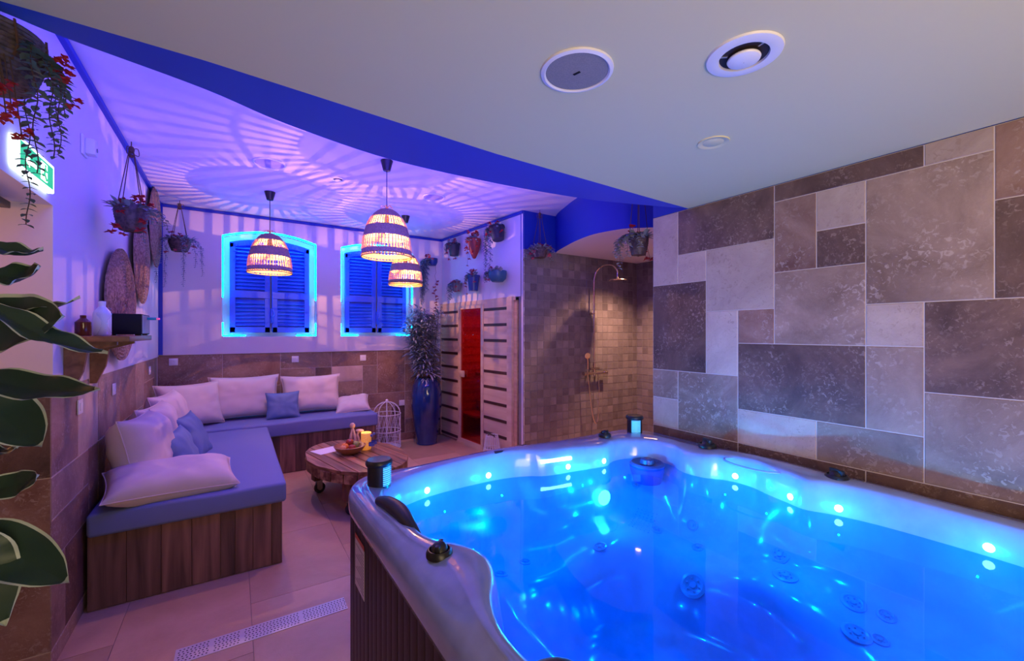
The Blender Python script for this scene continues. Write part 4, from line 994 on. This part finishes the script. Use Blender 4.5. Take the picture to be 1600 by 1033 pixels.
MB().lathe([(.001,0), (.035,0), (.038,.005), (.038,.115), (.034,.13), (.016,.155), (.014,.16)], 24).build('body', 'white_plastic', wb); MB().lathe([(.015,.158), (.016,.185), (.001,.187)], 16).build('cap', 'white_plastic', wb)
tag(MB().lathe([(.001,0), (.03,0), (.032,.004), (.032,.07), (.012,.09), (.012,.105), (.001,.106)], 18).build('amber_bottle', 'amber_glass', loc=(XL+.07, 3.02, 1.584)), 'small dark amber bottle on the near end of the shelf', 'bottle')
tag(MB().lathe([(.001,0), (.028,0), (.030,.01), (.012,.05), (.012,.08), (.032,.11), (.026,.14), (.018,.15)], 20, cap=False).build('glass_carafe', 'clear_glass', loc=(XL+.15, 3.02, 1.584)), 'small clear glass carafe on the near corner of the shelf', 'carafe')
es = thing('exit_sign', 'lit green and white emergency exit sign above the doorway', 'exit sign', (XL, 2.59, 2.235))
MB().box(.001, .025, -.195, .195, 0, .125, ch=.004).build('housing', 'sign_white', es)
MB().box(.0245, .0265, -.175, .175, .014, .111).build('sign_face', 'sign_green', es, smooth=False)
pc = MB()                                                                # pictogram: running person, door, arrow
def pq(pts, x=.0267): pc.add([(x, a, b) for a, b in pts]+[(x+.001, a, b) for a, b in pts], [tuple(range(len(pts))), tuple(range(2*len(pts)-1, len(pts)-1, -1))])
pq([(.03,.024), (.10,.024), (.10,.100), (.03,.100)]); pq([(-.02,.06), (-.09,.06), (-.09,.075), (-.13,.0525), (-.09,.03), (-.09,.045), (-.02,.045)])
pc.build('pictogram', 'sign_white', es, smooth=False)
rp = MB(); rp.ball((.0285, .075, .090), .007, 8, (.3,1,1)); 
for (a, b) in (((.07,.08), (.06,.055)), ((.06,.055), (.075,.04)), ((.075,.04), (.085,.028)), ((.06,.055), (.045,.04)), ((.045,.04), (.035,.045)), ((.07,.075), (.05,.068)), ((.07,.075), (.088,.066))): rp.tube([(.0285, *a), (.0285, *b)], .004, 5)
rp.build('running_symbol', 'sign_green', es)
sn = thing('motion_sensor', 'small white motion sensor on the side wall near the exit sign', 'sensor', (XL, 3.34, 2.60))
MB().box(.001, .012, -.05, .05, 0, .11, ch=.004).build('back_plate', 'white_plastic', sn); MB().box(.012, .055, -.02, .045, .012, .10, T(0,0,0), ch=.006).build('body', 'white_plastic', sn)
MB().lathe([(.012, 0), (.012, .003), (.001, .004)], 16, mtx=T(.0555, .015, .045) @ rot(0, 90, 0)).build('lens', 'pot_grey', sn)
rd = thing('door_closer', 'dark metal bar of a door closer under the doorway lintel', 'door closer', (-.86, 2.62, 2.185))
MB().box(-.02, .02, -.35, .20, -.03, 0, ch=.004).build('bar', 'black_plastic', rd); MB().box(-.03, .03, -.3, -.1, 0, .014).build('bracket', 'black_plastic', rd)
def outlet(loc, rz, label, sock=True):
    t = thing('wall_socket', label, 'socket', loc, R(rz), 'white wall sockets and switches')
    MB().box(-.041, .041, -.010, -.001, -.041, .041, ch=.004).build('plate', 'white_plastic', t)
    if sock: MB().lathe([(.021, 0), (.020, .002), (.018, -.004), (.001, -.005)], 24, mtx=T(0, -.0105, 0) @ rot(90, 0, 0)).build('socket_face', 'white_metal', t); MB().tube([(0, -.006, .008), (0, -.012, .008)], .003, 6).build('pin', 'steel', t)
    else: MB().box(-.022, .022, -.014, -.009, -.022, .022, ch=.003).build('rocker', 'white_metal', t)
outlet((-.59, YB+.014, 1.265), 0, 'white wall socket in the corner above the cream cushions')
outlet((.66, YB+.014, 1.255), 0, 'white wall socket above the wide cream cushions')
outlet((1.52, YB+.014, 1.245), 0, 'white wall socket on the wainscot below the narrower window recess')
outlet((2.08, YB+.014, .56), 0, 'white wall socket low on the wall between birdcage and vase')
outlet((XL-.006, 3.29, 1.19), 90, 'white wall switch on the side wainscot nearest to the doorway', False)
outlet((XL-.006, 4.08, 1.20), 90, 'white wall socket on the side wainscot behind the shelf')
outlet((XL-.006, 5.60, 1.22), 90, 'white wall socket on the side wainscot close to the corner')

# ---------------------------------------------------------------- floor drain
dn = thing('floor_drain', 'long perforated metal channel drain set in the floor', 'drain', (-.25, 2.66, 0), R(-.5))
ho = MB(); ho.box(0, .8, -.062, .062, -.001, .003); ho.cur = 1
for i in range(48):
    for j in range(6):
        if i == 8 or (i % 17) == 16: continue
        x = .012+i*.0165+(j % 2)*.004; y = -.045+j*.018; ho.box(x, x+.007, y-.003, y+.003, .0025, .0036)
ho.build('grate', ['drain_steel', 'vent_dark'], dn, smooth=False)

# ---------------------------------------------------------------- planters
def vine(st, lf, p0, L_, r, lean=(0, 0), lw=.022, dens=.022, sway=.015, round_=True):
    p = Vector(p0); pts = [p.copy()]; n_ = max(3, int(L_/dens)); ph = r.uniform(0, 6)
    for i in range(n_):
        t = (i+1)/n_; out = math.exp(-i*.25)
        p = p+Vector((lean[0]*out*.02/.02*dens*1.0+math.sin(ph+i*.6)*sway*.15, lean[1]*out*dens+math.cos(ph+i*.5)*sway*.15, -dens*(1-.75*out))); pts.append(p.copy())
        a = ph+i*2.4
        for q in (0, PI): 
            s_ = lw*1.55*(1.15-.5*t)*r.uniform(.75, 1.15); leaf(lf, p, (math.cos(a+q), math.sin(a+q), -.1), (0, 0, 1), s_*1.15, s_*(.8 if round_ else .42), 3, .25)
    st.tube(pts, .0013, 4); return pts
def blossom(fl, c, r_, r):
    c = Vector(c)
    for k in range(7):
        a = 2*PI*k/7+r.random(); d = Vector((math.cos(a), math.sin(a), r.uniform(-.6, .9))); leaf(fl, c, d, (.3, .2, 1), r_*1.35, r_*1.15, 2, .1)
    fl.ball(c, r_*.25, 5)
def hang_planter(loc, top_z, pr, ph, label, seed, m_pot='rattan', vines=5, vl=(.15,.4), flowers=12, fl_m='flower_red', lw=.020, leafm='leaf_grey', spread=1, knot=True, dirs=None):
    r = random.Random(seed); t = thing('hanging_planter', label, 'hanging planter', loc)
    pts = [(pr*.62, 0)]
    n_ = int(ph/.008)
    for i in range(n_+1): q = i/n_; pts.append((pr*(.70+.30*math.sin(q*PI*.62))+(.002 if i % 2 else 0), ph*q))
    pts += [(pr*.86, ph), (pr*.80, ph*.85), (.001, ph*.85)]
    MB().lathe(pts, 32, cap=True).build('pot', m_pot, t)
    cd = MB(); H = top_z-loc[2]
    for k in range(4):
        a = PI/4+k*PI/2; cd.tube([(pr*.95*math.cos(a), pr*.95*math.sin(a), ph*.9), (.012*math.cos(a), .012*math.sin(a), H-.05)], .0028, 5)
        cd.tube([(pr*.98*math.cos(a), pr*.98*math.sin(a), ph*.9), (pr*.66*math.cos(a), pr*.66*math.sin(a), -.004), (0, 0, -.008)], .0028, 5)
    if knot:
        cd.ball((0, 0, H-.05), .016, 8, (1,1,1.4)); cd.ball((0, 0, H-.09), .012, 8)
        for k in range(3): a = k*2.1; cd.tube(catmull([(0,0,H-.05), (.03*math.cos(a), .03*math.sin(a), H-.04), (.035*math.cos(a), .035*math.sin(a), H-.085), (0, 0, H-.07)], 4), .0025, 4)
    cd.tube([(0, 0, H-.05), (0, 0, H)], .003, 5); cd.build('cords', 'cord', t)
    st, lf, fl = MB(), MB(), MB()
    for k in range(int(60*spread)):
        a = r.uniform(0, 2*PI); q = r.uniform(0, pr); leaf(lf, (q*math.cos(a), q*math.sin(a), ph*.85), (math.cos(a), math.sin(a), r.uniform(-.1, 1.2)), (0, 0, 1), r.uniform(.05, .10), .030, 3, .2)
    for k in range(vines):
        a = dirs[k % len(dirs)] if dirs else 2*PI*k/vines+r.uniform(-.3, .3)
        p0 = (pr*.9*math.cos(a), pr*.9*math.sin(a), ph*1.02)
        vine(st, lf, p0, r.uniform(*vl), r, (math.cos(a)*1.2, math.sin(a)*1.2), lw)
    for k in range(flowers):
        a = r.uniform(0, 2*PI); q = r.uniform(.3, 1.45)*pr; z = ph*r.uniform(.8, 1.35) if k % 3 else ph*r.uniform(-.3, .6)
        if z < ph*.8: q = pr*r.uniform(1.1, 1.4)
        blossom(fl, (q*math.cos(a), q*math.sin(a), z), r.uniform(.018, .028), r)
        st.tube([(q*.5*math.cos(a), q*.5*math.sin(a), ph*.85), (q*math.cos(a), q*math.sin(a), z)], .0014, 4)
    st.build('stems', 'stem_brown', t); lf.build('foliage', leafm, t, ang=60); fl.build('blossoms', fl_m, t, ang=60)
    return t
hang_planter((-.545, 3.55, 2.24), 2.80, .085, .155, 'rope-hung rattan pot with red blossoms in front of the woven plates', 31, 'rattan_dark', 5, (.12,.3), 20, dirs=[-.3, .3, .8, -.9, 1.4])
hang_planter((-.50, 5.82, 2.48), UPPER-.03, .10, .14, 'rope-hung planter with red blossoms and trailing leaves in the corner by the window', 32, 'rattan_dark', 9, (.35,.62), 20, 'flower_pink', .018, 'leaf_blue', 1.4)
hang_planter((3.0, 4.02, 2.48), UPPER-.02, .09, .12, 'rope-hung planter of pinkish blossoms against the shower tiles beside the sauna wall', 33, 'rattan_dark', 7, (.08,.25), 14, 'flower_pink', .028, 'leaf_grey', 1.6)
hang_planter((2.66, 2.27, 2.21), UPPER-.02, .075, .16, 'rattan pot with long trailing vine hanging at the end of the travertine wall', 34, 'rattan_dark', 6, (.20,.45), 7, 'flower_red', .026, 'leaf_grey', 1.3, dirs=[3.0, 2.6, 3.4, 2.8, 3.9, 2.2])
# big basket in the near corner, hung from the lowered ceiling edge
r = random.Random(41); bt = thing('hanging_basket', 'big round rattan basket with trailing eucalyptus and red blossoms above the doorway', 'hanging planter', (-.56, 1.70, 2.262))
pts = [(.075, 0)]
for i in range(25): pts.append((.09+.028*math.sin(i/24*PI*.6)+(.004 if i % 2 else 0), .14*i/24))
pts += [(.105, .14), (.10, .12), (.001, .12)]
MB().lathe(pts, 40).build('basket', 'rattan_basket', bt)
cd = MB()
for k in range(3): a = k*2.1+.5; cd.tube([(.115*math.cos(a), .115*math.sin(a), .135), (0, 0, .17)], .003, 5)
for k in range(8):
    a = k*PI/4; cd.tube([(.120*math.cos(a), .120*math.sin(a), .145), (.122*math.cos(a+.05), .122*math.sin(a+.05), .08), (.08*math.cos(a), .08*math.sin(a), -.004)], .003, 5)
cd.tube([(0,0,.165), (0,0,.178)], .004, 5); cd.build('cords', 'cord', bt)
st, lf, fl = MB(), MB(), MB()
for (a, L_) in ((-.62,.40), (-.35,.34), (.05,.20), (.7,.30), (1.3,.50), (1.9,.52), (2.5,.45), (.3,.16), (-.15,.26)):
    vine(st, lf, (.12*math.cos(a), .12*math.sin(a), .10), L_, r, (math.cos(a)*.5, math.sin(a)*.5), .0155, .016)
for (a, q, z) in ((.15,.15,.09), (.3,.14,.12), (-.1,.16,.05), (-1.1,.13,-.07), (-1.0,.15,-.05), (-.9,.14,-.09), (-1.25,.13,-.12), (-1.0,.16,-.13), (-.8,.15,-.16), (.2,.17,.0), (-1.4,.14,-.05)):
    p = Vector((q*math.cos(a), q*math.sin(a), z)); blossom(fl, p, .0125, r); blossom(fl, p+Vector((.012,.0,.012)), .011, r); blossom(fl, p+Vector((-.008,-.008,-.01)), .012, r); st.tube([(.1*math.cos(a), .1*math.sin(a), .08), p], .0015, 4)
st.build('stems', 'stem_brown', bt); lf.build('foliage', 'leaf_green', bt, ang=60); fl.build('blossoms', 'flower_red', bt, ang=60)

# wall pots over the sauna (s = distance from the back corner, z = height of the pot base)
def wall_pot(s, z, kind, label, seed, m_, pr=.075, ph=.15, vines=4, vl=(.1,.25), flowers=10, flm='flower_pink', tilt=0, drift=0, leafm='leaf_blue'):
    r = random.Random(seed); p = sw_pt(s, -.002-pr, z); t = thing('wall_pot', label, 'wall pot', p, sphi, 'potted flowers on the wall above the sauna')
    prof = {'tub': [(.001,0), (pr*.72,0), (pr,ph), (pr*1.06,ph), (pr*1.06,ph*.9), (pr*.9,ph*.86), (.001,ph*.86)],
            'cone': [(.001,0), (pr*.25,.01), (pr*.62,ph*.3), (pr*.95,ph*.75), (pr,ph), (pr*.9,ph), (.001,ph*.85)],
            'bowl': [(.001,0), (pr*.6,.004), (pr*.92,ph*.3), (pr,ph*.7), (pr,ph), (pr*.9,ph), (.001,ph*.85)]}[kind]
    k_ = MB().lathe(prof, 28, cap=False, mtx=rot(0, tilt, 0)); k_.build('pot', m_, t)
    MB().tube([(-.02, pr-.001, ph*.6), (.02, pr-.001, ph*.6), (.02, pr*.7, ph*.6), (-.02, pr*.7, ph*.6)], .003, 4, True).build('hook', 'steel', t)
    st, lf, fl = MB(), MB(), MB(); off = Vector((math.sin(R(tilt))*ph, 0, 0))
    for k in range(70):
        a = r.uniform(PI, 2*PI); q = r.uniform(0, pr); leaf(lf, Vector((q*math.cos(a), q*math.sin(a)*.8, ph*r.uniform(.8,1.1)))+off, (math.cos(a), -abs(math.sin(a)), r.uniform(-.2, 1.3)), (0, 0, 1), r.uniform(.04, .085), .030, 3, .2)
    for k in range(vines):
        a = r.uniform(PI*1.0, PI*1.5)+drift; vine(st, lf, Vector((pr*.95*math.cos(a), pr*.9*math.sin(a), ph*1.0))+off, r.uniform(*vl), r, (math.cos(a)*.9, math.sin(a)*.5), .028, .019)
    for k in range(int(flowers*1.7)):
        a = r.uniform(PI, 2*PI); q = r.uniform(.2, 1.3)*pr; z_ = ph*(r.uniform(.8, 1.35) if k % 4 else r.uniform(-.35, .6))
        if z_ < ph*.7: q = pr*r.uniform(1.1, 1.4)
        p_ = Vector((q*math.cos(a), q*math.sin(a), z_))+off; blossom(fl, p_, r.uniform(.018, .028), r)
        st.tube([Vector((q*.5*math.cos(a), q*.5*math.sin(a), ph*.9))+off, Vector((q*math.cos(a), q*math.sin(a), max(z_, ph*1.0)))+off, p_], .0015, 4)
    st.build('stems', 'stem_brown', t); lf.build('foliage', leafm, t, ang=60); fl.build('blossoms', flm, t, ang=60)
wall_pot(.52, 2.72, 'tub', 'dark wall pot with pink blossoms high up near the corner', 51, 'pot_dark', .085, .18, 4, (.12,.25), 14)
wall_pot(1.07, 2.60, 'cone', 'pointed terracotta wall pot with red blossoms, top row centre', 52, 'terracotta', .09, .27, 0, (.1,.2), 22, 'flower_red')
wall_pot(1.64, 2.76, 'tub', 'tilted dark wall pot with a long trailing vine, top row nearest the shower', 53, 'pot_dark', .10, .17, 4, (.40,.66), 9, 'flower_red', -14, -.2)
wall_pot(.58, 2.20, 'tub', 'small grey tapered wall pot with trailing pink blossoms, lower row by the corner', 54, 'pot_grey', .075, .12, 5, (.15,.4), 9)
wall_pot(1.04, 2.17, 'tub', 'deep blue tapered wall pot, lower row centre', 55, 'pot_blue', .085, .21, 3, (.08,.18), 9, leafm='leaf_grey')
wall_pot(1.64, 2.23, 'bowl', 'teal half-round wall pot with purple foliage, lower row nearest the shower', 56, 'pot_teal', .115, .14, 6, (.10,.2), 5, leafm='leaf_blue')
# corner pot on the window wall with long vines
r = random.Random(61); t = thing('wall_pot', 'pale blue wall pot with very long dark vines hanging in the corner by the window', 'wall pot', (2.52, YB-.09, 2.62), 0, 'potted flowers on the wall above the sauna')
MB().lathe([(.001,0), (.055,.002), (.08,.05), (.082,.11), (.07,.11), (.001,.09)], 28, cap=False).build('pot', 'pot_blue', t)
MB().tube([(-.02, .08, .06), (.02, .08, .06), (.02, .05, .06), (-.02, .05, .06)], .003, 4, True).build('hook', 'steel', t)
st, lf, fl = MB(), MB(), MB()
for k in range(13):
    a = PI+r.uniform(-.3, .8); vine(st, lf, (.075*math.cos(a), .07*math.sin(a), .10), r.uniform(.35, .78), r, (math.cos(a)*1.0, math.sin(a)*.6), .030, .019)
for k in range(9): a = PI+r.uniform(-.6, 1.5); blossom(fl, (.09*math.cos(a), .08*math.sin(a), r.uniform(.08,.16)), .022, r)
ch_ = [(.02+r.uniform(-.02,.02), -.08, -.02-.045*k) for k in range(18)]
st.tube([(0, -.05, .09)]+ch_, .0016, 4)
for k, p_ in enumerate(ch_[5:]): blossom(fl, Vector(p_)+Vector((r.uniform(-.02,.02), 0, 0)), .024, r)
st.build('stems', 'stem_brown', t); lf.build('foliage', 'leaf_blue', t, ang=60); fl.build('blossoms', 'flower_pink', t, ang=60)

# ---------------------------------------------------------------- big-leaved plant in the near corner
rp_ = thing('rubber_plant', 'tall pale-edged large-leaved plant whose leaves reach in beside the doorway', 'plant', (-.47, 1.24, 0))
MB().lathe([(.001,0), (.09,0), (.10,.02), (.135,.26), (.14,.29), (.12,.29), (.001,.25)], 32, cap=False).build('pot', 'pot_grey', rp_)
st = MB(); BP = Vector((-.47, 1.24, 0))
stem_pts = [(0,0,.25), (.0,.0,.7), (-.01,.0,1.1), (.0,-.01,1.45), (.0,-.02,1.75), (-.01,-.01,1.95)]
st.tube(catmull(stem_pts, 6), .011, 8)
big = MB()
def big_leaf(base, tip, W_, nrm, curl=.02, fat=.42):
    b, t_ = Vector(base), Vector(tip); d = t_-b; L_ = d.length; d.normalize(); nz = Vector(nrm); nz = (nz-d*nz.dot(d)).normalized(); sd = d.cross(nz)
    n_ = 18; cols = (-1, -.90, -.5, -.03, .03, .5, .90, 1); vs = []; fs = []; mi = []
    for i in range(n_+1):
        t = i/n_; ww = W_/2*(math.sin(PI*t**.80)**.75 if 0 < t < 1 else 0); ww = max(ww, .0006)
        if t > .78: ww *= 1-((t-.78)/.22)**1.3*.35
        c_ = b+d*L_*t+nz*(-curl*math.sin(PI*t))
        for q in cols: vs.append(c_+sd*ww*q+nz*(abs(q)**1.3*ww*.28+(-.0015 if abs(q) < .1 else 0)+.004*math.sin(t*17+q*3)*abs(q)))
    for i in range(n_):
        for k in range(7):
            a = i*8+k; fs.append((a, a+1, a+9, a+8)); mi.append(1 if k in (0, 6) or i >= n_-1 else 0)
    n0 = len(big.v); big.v += [tuple(v-BP) for v in vs]; big.f += [tuple(q+n0 for q in f_) for f_ in fs]; big.mi += mi
    st.tube([tuple(v) for v in (Vector((-.47, 1.235, b.z-.03))-BP, b-BP)], .0035, 5)
V = (.55, .84, 0)                                                        # roughly away from the viewer's side
LV = [((-.385,1.205,1.775), (-.301,1.149,1.758), .055, (.2,-.6,1)),
 ((-.385,1.20,1.715), (-.307,1.153,1.724), .065, (.3,-.8,.6)),
 ((-.39,1.15,1.650), (-.228,1.042,1.662), .05, (.1,-.5,1)),
 ((-.345,1.063,1.655), (-.175,.948,1.566), .052, (.3,-.6,1)),
 ((-.40,1.12,1.612), (-.240,1.012,1.628), .115, (.4,-1,.35)),
 ((-.40,1.155,1.528), (-.198,1.022,1.500), .062, (.3,-1,.7)),
 ((-.415,1.225,1.505), (-.305,1.156,1.385), .10, (.5,-1,.2)),
 ((-.41,1.22,1.395), (-.339,1.174,1.388), .03, (.2,-.5,1)),
 ((-.41,1.22,1.300), (-.308,1.154,1.334), .05, (.3,-1,.5)),
 ((-.40,1.155,1.262), (-.244,1.053,1.160), .088, (.4,-1,.35)),
 ((-.375,1.10,1.27), (-.325,1.069,1.105), .09, (.7,-1,.1)),
 ((-.42,1.15,1.72), (-.50,1.05,1.78), .08, (0,-.5,1)), ((-.47,1.20,1.9), (-.42,1.12,2.02), .07, (.5,-1,.3)), ((-.48,1.18,1.5), (-.60,1.08,1.48), .09, (0,-.5,1)), ((-.50,1.28,1.4), (-.62,1.36,1.42), .09, (0,.5,1)), ((-.47,1.30,1.7), (-.45,1.45,1.74), .08, (0,.3,1))]
for l_ in LV: big_leaf(*l_)
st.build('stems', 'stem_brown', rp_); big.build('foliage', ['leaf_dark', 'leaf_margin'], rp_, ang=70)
